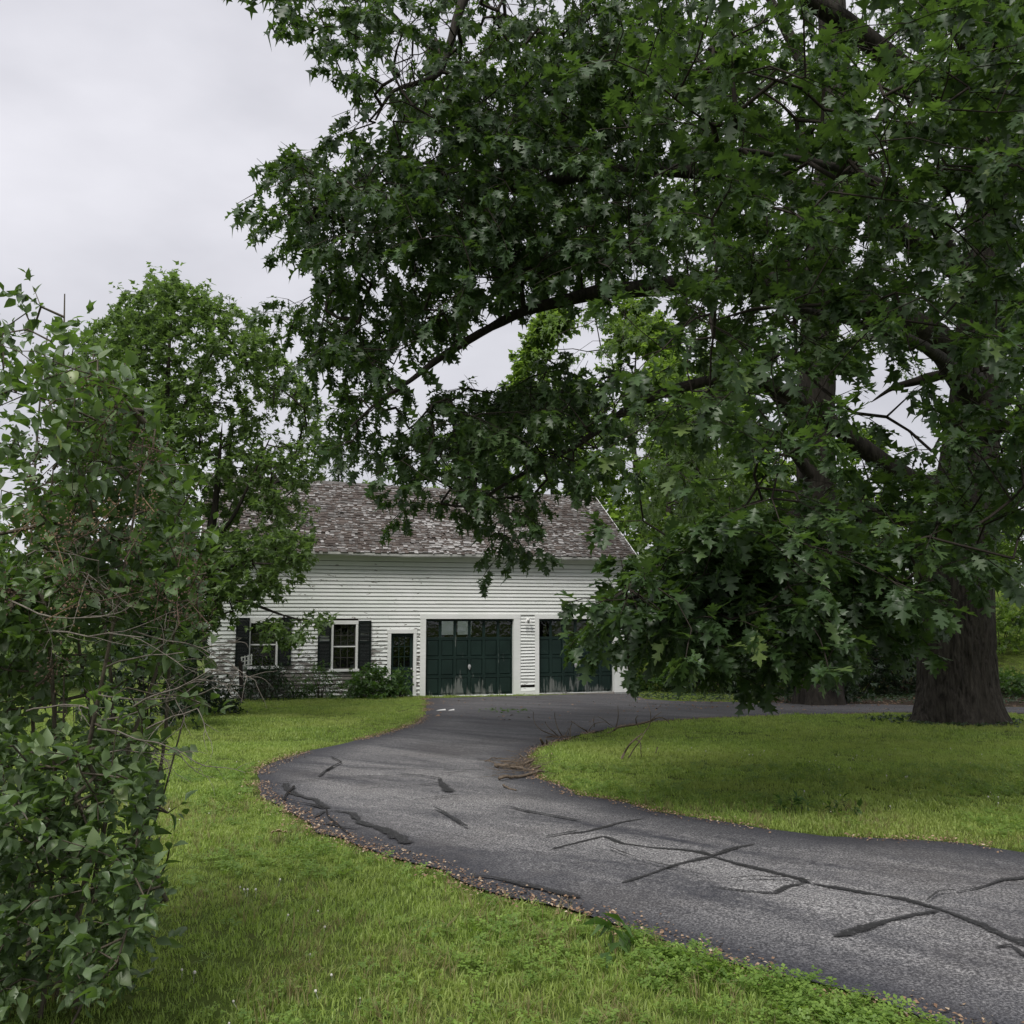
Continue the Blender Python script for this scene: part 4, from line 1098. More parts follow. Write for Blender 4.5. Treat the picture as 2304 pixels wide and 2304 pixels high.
UPF = [(1430,-100),(2400,-100),(2400,1150),(2250,1290),(2120,1330),(2000,1290),(1960,1190),(1700,1180),(1600,1100),(1540,900),(1540,700),(1440,520),(1380,250)]
UPF_H = [(1960,640,20),(1990,890,30),(1770,865,26),(2100,740,22),(2060,860,28),(1900,60,22),(1660,60,18),(2200,860,45)]
INT = [(1250,-250),(2450,-250),(2450,650),(2100,700),(1900,600),(1600,640),(1440,640),(1330,450)]
SIDE = [(1850,1020),(2000,1000),(2380,900),(2400,1290),(2290,1300),(2100,1330),(1950,1330),(1850,1250)]
sets = []   # targets, leaves per spray, leaf size, twig length
def S(t, n, sz, L, outline=None, holes=()): sets.append((t, n, sz, L, outline, holes))
S(boughs(LEFT, 12, 17, 170, 10, rng, LEFT_H, .5, 1, .6, .55), 18, .195, .75, LEFT, LEFT_H)
S(sample(CLUMP, 13, 14.5, 42, rng), 14, .18, .5, CLUMP)
S(boughs(RIGHT_OF_GAP, 12.5, 17.5, 46, 9, rng, RG_H, .6, 2, .7, .5), 17, .19, .7, RIGHT_OF_GAP, RG_H)
S(np.vstack([boughs(LOW, 7.9, 11.2, 44, 8, rng, [], 0, 3, 1.2, .36), boughs([(1330,1390),(1430,1280),(1640,1215),(1700,1260),(1480,1350),(1370,1400)], 8.3, 9.3, 12, 7, rng, [], 0, 3, 1.2, .28)]), 14, .195, .5, LOWX)
S(boughs(UPF, 7.6, 11.8, 78, 8, rng, UPF_H, .5, 4, .6, .42), 15, .20, .6, None, UPF_H)
S(sample(INT, 12, 21, 1000, rng, [(1330,60,25),(1660,120,30),(1850,300,25),(2250,560,40)], .60, 5, .6), 17, .19, .8)
S(sample([(1520,560),(1980,520),(2000,760),(1700,840),(1560,800)], 9, 13, 100, rng, [], .5, 61, .8), 15, .195, .6)
S(sample([(1690,1330),(1960,1300),(2040,1360),(1980,1430),(1800,1460),(1700,1450)], 10, 15, 60, rng), 14, .18, .5)
S(boughs(SIDE, 11, 18, 22, 9, rng, [(2205,900,70),(2210,990,60)], 0, 6, .8, .5), 15, .19, .6, [(1700,900),(2450,800),(2450,1350),(2280,1370),(2100,1390),(1950,1400),(1800,1400),(1700,1200)], [(2205,850,60),(2210,950,55),(2200,1020,40)])
# unseen crown above and beside the frame, sprays added there to shade the limbs
over = np.stack([rng.uniform(-3, 19, 1300), rng.uniform(5, 26, 1300), rng.uniform(9.5, 21, 1300)], -1)
c = np.array([8.5, 16, 11.5]); e = ((over - c) / np.array([12, 10.5, 9.5])) ** 2
over = over[(e.sum(1) < 1) & (e.sum(1) > .25)]
u_, v_, f_ = project(over); over = over[(v_ < -60) | (u_ > 2380)]
S(over, 11, .28, 1.1)
side = np.stack([rng.uniform(9, 21, 520), rng.uniform(8, 25, 520), rng.uniform(3.5, 15, 520)], -1)
u_, v_, f_ = project(side); S(side[u_ > 2400], 11, .28, 1.1)
AL = []
for tg, n, sz, L, outline, holes in sets:
    if outline is not None:
        u_, v_, f_ = project(tg); tg = tg[inpoly(np.c_[u_, v_], outline)]
    k0 = len(sk.tips); sk.grow(tg, rng)
    P = sk.P[sk.tips[k0:]]; D = norm(norm(np.array(sk.tdir[k0:])) + rng.normal(0, .28, P.shape) + np.array([0, 0, -.05])); D[:, 2] = np.maximum(D[:, 2], -.28); D = norm(D)
    if outline is None: outline = [(-9e4,-9e4),(9e4,-9e4),(9e4,9e4),(-9e4,9e4)]
    ks = keep_in(P + D * L * .1, D, np.full(len(P), L * .25), outline, rng, [(a_, b_, c_ * .8) for a_, b_, c_ in holes], .6); P, D = P[ks], D[ks]
    b, d, nr, s = spray(P - D * L * .25, D, L, n, sz, rng, *((.62, .24, 1.05, 4.0, .28) if L <= .6 else (.85, .24, .8, 2.6, .40)))
    kk = keep_in(b, d, s, [(-9e4,-9e4),(9e4,-9e4),(9e4,9e4),(-9e4,9e4)], rng, holes, .15); b, d, nr, s = b[kk], d[kk], nr[kk], s[kk]
    AL.append((b, d, nr, s, P, D, np.full(len(P), L)))
B, D_, NR, SZ = (np.concatenate([a[k] for a in AL]) for k in range(4))
sk.mesh('twigs', M['twig'], oak)
P, D, L = (np.concatenate([a[k] for a in AL]) for k in (4, 5, 6))
e1 = P + D * (L * .42)[:, None]; e1[:, 2] -= .06 * L; e2 = P + D * (L * .75)[:, None]; e2[:, 2] -= .17 * L
V, T = prisms(np.vstack([P, e1]), np.vstack([e1, e2]), np.full(2*len(P), .006), np.full(2*len(P), .003), 3)
o_ = mesh_np('twig_tips', V - tb, T, M['twig'], oak, n=4); o_['kind'] = 'stuff'
u_, v_, f_ = project(B)
vis = (u_ > 0) & (u_ < 2304) & (v_ > 0) & (v_ < 2304)
dist = np.linalg.norm(B - np.array([0, 0, EYE]), axis=1)
score = np.where(vis, SZ / dist, 0) * rng.uniform(.9, 1.1, len(B)); top300 = np.argsort(-score)[:300]
single = np.zeros(len(B), bool); single[top300] = True
single_leaves('leaf', OAK_D, B[single], D_[single], NR[single], SZ[single], M['oak_leaf_one'], oak, rng)
tn = tints(B, len(B), rng)
near = (~single) & (dist < 9.6) & vis; far_ = (~single) & ~near & vis & (dist < 15.5); out3 = (~single) & ~near & ~far_
cu = rng.uniform(-.6, 2.6, len(B))
leaves('foliage', OAK_D, B[near], D_[near], NR[near], SZ[near], tn[near], M['oak_leaf'], oak, cu[near])
leaves('foliage', OAK_M, B[far_], D_[far_], NR[far_], SZ[far_], tn[far_], M['oak_leaf'], oak, cu[far_])
leaves('foliage', OAK_S, B[out3], D_[out3], NR[out3], SZ[out3] * 1.06, tn[out3], M['oak_leaf'], oak, cu[out3])
print('oak leaves', near.sum(), far_.sum(), out3.sum(), len(B), 'nodes', sk.n)

# ================================================================== second oak behind
rng = np.random.default_rng(7)
y2 = 25.8; tb2 = at(1845, 1570, y2); tb2[2] = float(ground(tb2[0], y2))
oak2 = empty('oak_tree', tuple(tb2), 'second dark oak trunk standing behind the back drive, half hidden by branches', 'tree')
t2 = [at(u, v, y2) for u, v in ((1845,1580),(1842,1400),(1838,1100),(1835,950),(1850,600),(1878,250),(1868,-50),(1850,-400))]; t2[0][2] = tb2[2] - .1
trunk_obj('trunk', t2, [.60,.52,.50,.48,.45,.42,.38,.25], oak2, .2, rng, 60, 90, 5, .03)
sk = Skel()
for pts, rad in (([(1838,1020,25.8),(1760,900,25.2),(1690,860,24.8),(1600,880,24.5)], [.28,.2,.13,.05]), ([(1840,1100,25.8),(1780,1010,25),(1700,960,24.5),(1560,950,24)], [.2,.15,.09,.04]),
                 ([(1870,300,25.8),(1780,90,25.5),(1700,-60,25.2)], [.22,.16,.08]), ([(1860,500,25.8),(1960,300,26),(2050,150,26)], [.2,.14,.06]),
                 ([(1842,800,25.8),(1960,760,26),(2080,780,26.2)], [.18,.12,.05])):
    P, R = sk.limb([at(*p) for p in pts], rad); limb_obj('branch', P, R, M['bark'], oak2)
P, R = smooth_path(t2[2:], [.6,.5,.5,.45,.4,.25], 4)
for q in P: sk.P[sk.n] = q; sk.n += 1
sk.n0 = sk.n
tg = np.vstack([sample([(1250,250),(2304,0),(2420,0),(2420,830),(2100,820),(2000,860),(1800,800),(1700,900),(1500,1000),(1250,950)], 21, 30, 420, rng, [(1990,880,70),(1760,860,45),(2230,870,60)], .6, 9, .45),
                sample([(1200,-300),(2500,-300),(2500,150),(1300,200)], 21, 30, 160, rng),
                sample([(1400,950),(1780,930),(1800,1130),(1650,1200),(1450,1150)], 21, 25, 110, rng, [(1720,1130,50),(1660,1040,40)], .58, 10, .6)])
sk.grow(tg, rng, .9); sk.mesh('twigs', M['twig'], oak2)
P = sk.P[sk.tips]; D = norm(norm(np.array(sk.tdir)) + rng.normal(0, .3, P.shape) + np.array([0, 0, -.1]))
b, d, nr, s = spray(P - D * .3, D, 1.1, 26, .20, rng)
leaves('foliage', OAK_S, b, d, nr, s * 1.1, tints(b, len(b), rng), M['maple_leaf'], oak2, rng.uniform(.4, 1.8, len(b)))

# ================================================================== generic trees
def tree(name, label, base, h, r, nt, leaf, mat, seed, size=.17, trunk_r=.16, crown_lo=.25, nl=16, tw=.9, lean=(0, 0), cat='tree', group=None, stems=1, shape=1.0, hang=.35):
    rng = np.random.default_rng(seed); base = np.array([base[0], base[1], float(ground(base[0], base[1]))])
    t = empty(name, tuple(base), label, cat, 0, group); sk = Skel(30000)
    for k in range(stems):
        a = rng.uniform(0, 6.28) if stems > 1 else 0; sp = .0 if stems == 1 else r * .35
        top = base + np.array([lean[0] + sp*math.cos(a), lean[1] + sp*math.sin(a), h * .86])
        m1 = base + (top - base) * .35 + rng.normal(0, .12, 3) * np.array([1, 1, 0]); m2 = base + (top - base) * .7 + rng.normal(0, .18, 3) * np.array([1, 1, 0])
        P, R = sk.limb([base - np.array([0, 0, .1]), m1, m2, top], [trunk_r, trunk_r*.75, trunk_r*.45, .02], 5); limb_obj('trunk', P, R, M['bark'], t, 8)
    n = nt * 3; z = rng.uniform(crown_lo, 1, n); prof = np.clip((1 - z) / (1 - crown_lo), 0, 1) ** .55 * np.clip((z - crown_lo) * 6 + .45, 0, 1) * shape
    rad = r * prof * np.sqrt(rng.uniform(.1, 1, n)); a = rng.uniform(0, 6.28, n)
    tg = base + np.stack([lean[0]*z + rad*np.cos(a), lean[1]*z + rad*np.sin(a), z*h], -1)
    w = vnoise(tg, 1.6 / r, seed) + .4 * vnoise(tg, 4.0 / r, seed + 1); tg = tg[np.argsort(-w)[:nt]]
    sk.grow(tg, rng, .8, .12); sk.mesh('twigs', M['twig'], t)
    P = sk.P[sk.tips]; D = norm(norm(np.array(sk.tdir)) + rng.normal(0, .35, P.shape))
    b, d, nr, s = spray(P - D * tw * .3, D, tw, nl, size, rng, hang, .25, .9, 1.4)
    leaves('foliage', leaf, b, d, nr, s, tints(b, len(b), rng, .5, .5, seed), mat, t, rng.uniform(.4, 1.8, len(b)))
    return t
BG = 'leafy trees standing behind the barn and the back drive'
def bg(label, u, Y, vtop, r, nt, seed, mat='back_leaf', lo=.1):
    x = (u - 1152) / F_PX * Y * 1.0; zt = EYE + (1391 - vtop) / F_PX * Y; h = zt - float(ground(x, Y))
    tree('maple_tree', label, (x, Y), h, r, nt, QUAD, M[mat], seed, .26, .2, lo, 34, 1.0)
bg('bright yellow-green tree just behind the right end of the barn roof', 1500, 38, 820, 4.2, 460, 101, lo=.04)
bg('tall green tree rising behind the right half of the barn under the big oak limb', 1250, 46, 690, 4.6, 560, 102, lo=.25)
bg('light green tree to the right of the barn behind the second oak', 1760, 40, 960, 4.0, 340, 103, lo=.04)
bg('low rounded tree showing its top over the barn ridge near its middle', 930, 46, 1050, 3.0, 220, 104, lo=.2)
bg('pale tree top just left of the oak clump above the barn ridge', 1060, 43, 960, 2.8, 260, 105, lo=.25)
bg('slender tree on the bank right of the thick oak trunk', 2380, 38, 860, 3.4, 280, 106, lo=.05)
bg('leafy tree between the second oak and the thick trunk, far behind the drive', 1950, 46, 985, 4.0, 280, 107, lo=.03)
bg('tree far behind at the left edge, seen through the lilac', 90, 36, 1090, 4.0, 240, 108, 'maple_leaf', .03)
bg('tallest pale tree behind the right corner of the barn', 1440, 52, 640, 5.4, 640, 109, 'back_leaf', .15)
bg('green tree behind the low oak branch, right of the barn', 1600, 44, 760, 4.2, 460, 110, lo=.06)
bg('tall tree at the far right edge behind the bank', 2240, 54, 930, 5.0, 320, 111, 'maple_leaf', .05)
bg('distant broad tree behind the gap right of the second oak', 1840, 62, 1000, 5.5, 320, 112, 'maple_leaf', .03)
bg('small dark green tree over the barn ridge beside the spruce top', 830, 50, 1070, 2.6, 180, 113, 'maple_leaf', .2)
# spruce behind the ridge
def spruce(label, x, y, h, r, seed):
    rng = np.random.default_rng(seed); base = np.array([x, y, float(ground(x, y))]); t = empty('spruce_tree', tuple(base), label, 'tree'); sk = Skel(9000)
    P, R = sk.limb([base, base + [0, 0, h*.5], base + [0, 0, h]], [.16, .09, .01], 14); limb_obj('trunk', P, R, M['bark'], t, 8)
    z = rng.uniform(.12, 1, 380); a = rng.uniform(0, 6.28, 380); rad = r * (1 - z) * np.sqrt(rng.uniform(.2, 1, 380)) + .08
    tg = base + np.stack([rad*np.cos(a), rad*np.sin(a), z*h - rad*.25], -1); sk.grow(tg, rng, .6, .1); sk.mesh('twigs', M['twig'], t)
    P = sk.P[sk.tips]; out_ = np.stack([np.cos(np.arctan2(P[:, 1]-y, P[:, 0]-x)), np.sin(np.arctan2(P[:, 1]-y, P[:, 0]-x)), np.zeros(len(P))], -1); D = norm(out_ + rng.normal(0, .2, P.shape))
    b, d, nr, s = spray(P - D*.4, D, .7, 16, .20, rng, .25, .2, .8, 1.0)
    leaves('foliage', NEEDLE, b, d, nr, s, tints(b, len(b), rng), M['spruce_leaf'], t)
spruce('pointed spruce top peeking over the barn ridge at its left half', -7.6, 41, 10.6, 2.2, 201)

# ================================================================== maple in front of the barn's left end
rng = np.random.default_rng(77)
mx = at(430, 1570, 21.5); mb_ = np.array([mx[0], 21.5, float(ground(mx[0], 21.5))])
mp_ = empty('maple_tree', tuple(mb_), 'bushy green maple with several stems in front of the left end of the barn', 'tree')
sk = Skel()
for pts, rad in (([(430,1590,21.5),(428,1420,21.5),(455,1250,21.4),(478,1180,21.3),(490,1080,21.2),(500,950,21)], [.17,.14,.11,.09,.06,.006]),
                 ([(426,1450,21.5),(410,1250,21.8),(392,1080,22),(376,950,22),(380,800,22),(390,660,22)], [.12,.10,.085,.07,.045,.006]),
                 ([(455,1250,21.4),(520,1170,21),(560,1090,20.8),(610,980,20.6)], [.06,.045,.03,.012]),
                 ([(440,1330,21.5),(540,1350,20.6),(640,1385,20.2),(725,1405,20)], [.06,.04,.022,.008]),
                 ([(405,1200,21.8),(340,1080,22),(290,960,22),(250,850,22)], [.07,.05,.035,.012]),
                 ([(440,1300,21.5),(540,1270,20.5),(640,1270,20.2)], [.05,.03,.01]),
                 ([(380,1000,22),(440,860,21.8),(500,760,21.6)], [.05,.035,.012])):
    P, R = sk.limb([at(*p) for p in pts], rad); limb_obj('stem', P, R, M['bark'], mp_, 8)
CROWN = [(160,800),(175,760),(205,735),(250,700),(262,690),(280,650),(300,668),(330,640),(335,612),(365,628),(392,600),(410,640),(445,635),(470,665),(520,668),(552,700),(600,740),(640,790),(655,820),(690,860),(722,920),(715,960),(735,1010),(728,1050),(735,1080),(700,1090),(690,1130),(700,1200),(660,1230),(600,1220),(480,1210),(440,1240),(300,1150),(160,1040),(150,900)]
CH = [(500,960,16),(560,880,14),(600,1000,14),(440,740,10),(660,970,14),(400,1030,12),(560,1170,30),(640,1110,20),(470,1060,14),(520,1240,26)]
MID = [(300,1150),(470,1210),(560,1215),(700,1200),(690,1260),(660,1310),(600,1340),(540,1370),(500,1385),(470,1400),(420,1500),(330,1540),(290,1350)]
MH = [(640,1300,22),(560,1400,20)]
BOUGH = [(585,1395),(640,1390),(700,1385),(750,1375),(750,1395),(700,1430),(640,1455),(600,1440)]
tg = np.vstack([sample(CROWN, 19.8, 24.2, 1500, rng, CH, .62, 41, 1.2), sample(MID, 19.6, 22.8, 760, rng, MH, .56, 42, 1.2), sample(BOUGH, 19.6, 20.8, 30, rng)])
sk.grow(tg, rng, .6, .12); sk.mesh('twigs', M['twig'], mp_, .004)
P = sk.P[sk.tips]; D = norm(norm(np.array(sk.tdir)) + rng.normal(0, .3, P.shape))
b, d, nr, s = spray(P - D * .2, D, .55, 26, .13, rng, .15, .28, 1.0, 1.3)
MX = [(110,1050),(130,850)] + CROWN[:29] + [(700,1130),(720,1200),(715,1260),(670,1330),(640,1345),(720,1375),(765,1380),(760,1405),(710,1440),(640,1470),(560,1465),(520,1430),(480,1520),(330,1560),(250,1400)]
kk = keep_in(b, d, s, MX, rng, [(a_, b_, c_ * .7) for a_, b_, c_ in CH + MH], .22); b, d, nr, s = b[kk], d[kk], nr[kk], s[kk]
leaves('foliage', MAPLE_S, b, d, nr, s, tints(b, len(b), rng, .5, .8), M['maple_leaf'], mp_, rng.uniform(.4, 1.6, len(b)))

# ================================================================== shrubs and plants
def shrub(name, label, x, y, r, h, n, mat, seed, leaf=WEED, size=.09, nl=14, cat='bush', group=None, ry=None, tw=.4):
    rng = np.random.default_rng(seed); base = np.array([x, y, float(ground(x, y))]); t = empty(name, tuple(base), label, cat, 0, group); sk = Skel(12000)
    ns = 5
    for k in range(ns):
        a = 6.28 * k / ns + rng.uniform(-.4, .4); q = base + np.array([r*.45*math.cos(a), (ry or r)*.45*math.sin(a), h*.7])
        P, R = sk.limb([base + np.array([.06*math.cos(a), .06*math.sin(a), -.05]), (base + q)/2 + rng.normal(0, .06, 3), q], [min(.02, .016*h+.001), min(.014, .011*h), min(.005, .005*h)], 4); limb_obj('stem', P, R, M['twig'], t, 5)
    a = rng.uniform(0, 6.28, n); z = rng.uniform(.08, 1, n); rad = np.sqrt(1 - z**2 * .9) * np.sqrt(rng.uniform(.15, 1, n)) * rng.uniform(.8, 1.08, n)
    tg = base + np.stack([r*rad*np.cos(a), (ry or r)*rad*np.sin(a), h*z*rng.uniform(.85, 1.1, n)], -1)
    sk.grow(tg, rng, .4, .15); sk.mesh('twigs', M['twig'], t, min(.003, .0035*h))
    P = sk.P[sk.tips]; D = norm(norm(np.array(sk.tdir)) + rng.normal(0, .35, P.shape) + np.array([0, 0, .15]))
    b, d, nr, s = spray(P - D*tw*.3, D, tw, nl, size, rng, .2, .3, .95, 1.3)
    leaves('foliage', leaf, b, d, nr, s, tints(b, len(b), rng, .5, 1.5), mat, t)
    return t
def gpx(u, v): p = hit(u, v); return p[0], p[1]
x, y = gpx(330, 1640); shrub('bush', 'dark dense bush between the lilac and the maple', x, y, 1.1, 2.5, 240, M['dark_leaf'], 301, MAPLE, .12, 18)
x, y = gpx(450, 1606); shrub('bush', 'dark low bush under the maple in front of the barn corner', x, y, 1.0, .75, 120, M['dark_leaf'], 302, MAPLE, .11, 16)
# foundation plants along the wall
def wallpos(u, off):
    s = W(u, 1560)[0]; p = ORG + dw * s - nw * off; return p[0], p[1]
x, y = wallpos(600, .75); shrub('weed_plant', 'leafy dark weeds against the wall under the left window', x, y, .95, .95, 130, M['dark_leaf'], 303, WEED, .11, 14, 'plant')
x, y = wallpos(715, .7); shrub('weed_plant', 'tall thin weeds against the peeling wall left of the vine', x, y, .55, .95, 75, M['weed_leaf'], 304, WEED, .10, 12, 'plant')
x, y = wallpos(830, .75); shrub('vine_bush', 'bushy green vine growing against the wall left of the entry door', x, y, .95, .80, 160, M['weed_leaf'], 305, MAPLE, .12, 14)
x, y = wallpos(668, .7); shrub('weed_plant', 'short weeds growing at the wall between the two windows', x, y, .5, .55, 60, M['weed_leaf'], 306, WEED, .09, 12, 'plant')
x, y = wallpos(893, .55); shrub('vine_bush', 'green vine shoots climbing across the lower left of the entry door', x, y, .34, .75, 55, M['weed_leaf'], 307, MAPLE, .10, 12)
# undergrowth behind the back drive
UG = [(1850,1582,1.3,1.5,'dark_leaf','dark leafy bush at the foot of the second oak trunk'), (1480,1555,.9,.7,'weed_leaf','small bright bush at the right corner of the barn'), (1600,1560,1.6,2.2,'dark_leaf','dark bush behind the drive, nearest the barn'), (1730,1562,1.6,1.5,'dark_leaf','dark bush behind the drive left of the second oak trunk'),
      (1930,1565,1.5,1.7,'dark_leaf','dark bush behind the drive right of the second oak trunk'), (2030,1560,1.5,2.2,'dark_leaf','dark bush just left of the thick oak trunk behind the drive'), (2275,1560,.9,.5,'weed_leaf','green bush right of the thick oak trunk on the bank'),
      (2250,1470,1.3,1.8,'back_leaf','bright yellow-green bush high on the right bank'), (1560,1530,1.5,3.2,'maple_leaf','tall green bush right of the barn behind the first dark bush'), (1840,1520,2.0,3.4,'dark_leaf','tall dark bush directly behind the second oak trunk'), (1985,1525,2.0,3.0,'maple_leaf','tall green bush behind the drive left of the thick trunk')]
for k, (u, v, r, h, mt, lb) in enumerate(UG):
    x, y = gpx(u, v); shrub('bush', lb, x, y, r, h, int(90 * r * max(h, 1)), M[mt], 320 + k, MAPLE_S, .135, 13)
# leaf litter and ground cover on the strip behind the drive
rng = np.random.default_rng(5)
def flat_leaves(name, P, size, mat, tint, rng, tilt=.5, tmpl=WEED, lift=.01):
    n = len(P); a = rng.uniform(0, 6.28, n); d = np.stack([np.cos(a), np.sin(a), rng.normal(0, .15, n)], -1); nr = np.array([0, 0, 1.]) + rng.normal(0, tilt, (n, 3))
    B = np.c_[P, ground(P[:, 0], P[:, 1]) + lift]
    o_ = leaves(name, tmpl, B, d, nr, size, tint, mat, None); return o_
n = 5200; P = np.array([gpx(u, v) for u, v in zip(rng.uniform(1420, 2304, 160), rng.uniform(1556, 1580, 160))])
P = P[rng.integers(0, len(P), n)] + rng.normal(0, .55, (n, 2)); P = P[~inpoly(P, DRIVE) & ~barn_foot(P)]
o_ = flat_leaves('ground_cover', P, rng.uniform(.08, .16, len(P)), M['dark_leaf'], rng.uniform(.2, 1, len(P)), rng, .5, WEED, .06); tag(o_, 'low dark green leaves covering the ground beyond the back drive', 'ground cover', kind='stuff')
def edge_pts(line, n, spread, rng, bias=0):
    line = np.asarray(line); L = np.r_[0, np.cumsum(np.linalg.norm(np.diff(line, axis=0), axis=1))]; t = rng.uniform(0, L[-1], n)
    p = np.stack([np.interp(t, L, line[:, k]) for k in (0, 1)], -1); q = np.stack([np.interp(np.minimum(t + .05, L[-1]), L, line[:, k]) for k in (0, 1)], -1); T = norm(q - p + 1e-9); Nn = np.c_[-T[:, 1], T[:, 0]]
    return p + Nn * (rng.normal(bias, spread, n))[:, None]
of = [p for p in outer_r if 2 < p[1] < 30]; inf = [p for p in inner_r if 4 < p[1] < 26 and p[0] < 16]
P = np.vstack([edge_pts(of, 11000, .09, rng), edge_pts(inf, 10000, .08, rng), edge_pts([p for p in far_r if p[0] < 16], 3500, .45, rng, .2)])
Pf = np.c_[rng.uniform(-6, 14, 5200), rng.uniform(13, 31, 5200)]; Pf = Pf[inpoly(Pf, DRIVE) & ~barn_foot(Pf)]; Pf = Pf[vnoise(np.c_[Pf, np.zeros(len(Pf))], .8, 18) + (Pf[:, 1] - 22) * .02 > .5]
P = np.vstack([P, Pf])
m_out = vnoise(np.c_[P, np.zeros(len(P))], 1.3, 8) > .33; P = P[m_out]
B = np.c_[P, ground(P[:, 0], P[:, 1]) + rng.uniform(.018, .035, len(P))]; a = rng.uniform(0, 6.28, len(P)); d = np.stack([np.cos(a), np.sin(a), rng.normal(0, .25, len(P))], -1)
o_ = leaves('needle_litter', QUAD, B, d, np.array([0, 0, 1.]) + rng.normal(0, .3, (len(P), 3)), rng.uniform(.010, .028, len(P)), rng.beta(1.5, 1.6, len(P)), M['litter'], None)
tag(o_, 'reddish brown dead needles and leaf crumbs along the drive edges', 'litter', kind='stuff')
nI = 420; aI = rng.uniform(0, 6.28, nI); rI = 1.0 + np.abs(rng.normal(0, .38, nI)); PI_ = np.c_[TBX + rI*np.cos(aI), TBY + rI*np.sin(aI)]; PI_ = PI_[~inpoly(PI_, DRIVE)]
o_ = flat_leaves('ground_ivy', PI_, rng.uniform(.06, .13, len(PI_)), M['dark_leaf'], rng.uniform(.4, 1, len(PI_)), rng, .5, MAPLE, .07); tag(o_, 'dark ivy leaves crowding the foot of the thick oak trunk', 'ivy', kind='stuff')
# brown oak leaves under the far trees
P = np.array([gpx(u, v) for u, v in zip(rng.uniform(1440, 2304, 420), rng.uniform(1566, 1600, 420))]) + rng.normal(0, .25, (420, 2))
P2 = np.array([gpx(u, v) for u, v in zip(rng.uniform(960, 1440, 60), rng.uniform(1562, 1640, 60))]); P = np.vstack([P, P2]); P = P[~barn_foot(P)]
B = np.c_[P, ground(P[:, 0], P[:, 1]) + .03]; a = rng.uniform(0, 6.28, len(P)); d = np.stack([np.cos(a), np.sin(a), rng.normal(0, .3, len(P))], -1)
o_ = leaves('dead_leaves', OAK_M, B, d, np.array([0, 0, 1.]) + rng.normal(0, .4, (len(P), 3)), rng.uniform(.06, .12, len(P)), rng.uniform(0, .7, len(P)), M['litter'], None); tag(o_, 'scattered dead brown leaves on the far drive and its verge', 'dead leaves', kind='stuff')

# ================================================================== lilac in the left foreground
rng = np.random.default_rng(123)
lb = hit(110, 2200); lb = np.array([-2.05, 4.35, float(ground(-2.05, 4.35))])
lil = empty('lilac_bush', tuple(lb), 'big lilac bush with brown seed heads and bare twigs in the left foreground', 'bush')
sk = Skel()
STEMS = [[(120,2230,4.2),(150,1850,4.2),(120,1400,4.2),(90,1000,4.2),(72,640,4.2)], [(60,2230,4.4),(20,1800,4.4),(-20,1300,4.5),(20,900,4.5),(30,720,4.5)], [(170,2200,4.1),(230,1850,4.0),(280,1500,3.9),(330,1180,3.9),(380,1050,3.9)],
         [(180,2200,4.2),(260,1800,4.0),(330,1500,3.8),(370,1330,3.7)], [(90,2230,4.0),(110,1900,3.8),(200,1500,3.6),(240,1150,3.6),(280,930,3.6)], [(200,2200,4.3),(300,1900,4.3),(350,1700,4.2),(360,1560,4.2)], [(40,2240,4.2),(-60,1800,4.2),(-150,1300,4.3),(-120,900,4.3)],
         [(140,2210,4.4),(190,1700,4.5),(180,1250,4.6),(150,960,4.6),(135,760,4.6)], [(100,2220,4.1),(60,1700,3.9),(40,1300,3.7),(60,1050,3.7)], [(190,2190,4.1),(300,2060,4.0),(340,1960,3.9)], [(150,2230,3.9),(230,2130,3.8),(300,2060,3.7)],
         [(110,2230,4.3),(60,1980,4.0),(40,1700,3.8),(80,1500,3.7)]]
for k, st in enumerate(STEMS):
    pts = [at(*p) for p in st]; pts[0][2] = float(ground(pts[0][0], pts[0][1])) - .03
    r0 = .012 if k < 9 and k != 5 else .006; pts = [p + rng.normal(0, .035, 3) * (i_ > 0) + np.array([0, .25, 0]) * (i_ > 0) for i_, p in enumerate(pts)]
    P, R = sk.limb(pts, np.linspace(r0, .003, len(pts)), 5); limb_obj('stem', P, R, M['lilac_bark'], lil, 7)
BUSH = [(-60,900),(0,820),(60,790),(140,800),(170,830),(240,850),(310,900),(345,960),(360,1010),(410,1040),(430,1080),(415,1130),(425,1200),(420,1260),(445,1330),(450,1400),(430,1460),(400,1520),(350,1580),(330,1640),(350,1720),(340,1800),(330,1900),(350,2000),(330,2080),(280,2150),(250,2220),(120,2260),(-80,2300),(-200,1500)]
BH = [(40,1210,40),(110,1050,26),(30,1090,26),(240,1870,34),(210,1960,40),(180,2060,30),(280,1850,26),(40,900,24),(300,1560,30),(120,760,14)]
SHOOTS = [((150,1000),(165,720)), ((250,1000),(262,842)), ((330,1100),(352,935)), ((330,1150),(425,1035)), ((340,1250),(470,1190)), ((330,1330),(470,1300)), ((330,1450),(480,1440)), ((380,1570),(478,1585)), ((280,1640),(400,1700)), ((260,1800),(395,1830)), ((250,1950),(375,1990)), ((230,2060),(350,2110)), ((20,900),(-5,740)), ((110,950),(118,770)), ((200,980),(215,790)), ((200,2150),(310,2210))]
SHP = [at(a[0] + (b[0] - a[0]) * t + rng.normal(0, 7), a[1] + (b[1] - a[1]) * t + rng.normal(0, 7), 3.9 + rng.uniform(-.25, .25)) for a, b in SHOOTS for t in np.linspace(.35, 1, 6)]
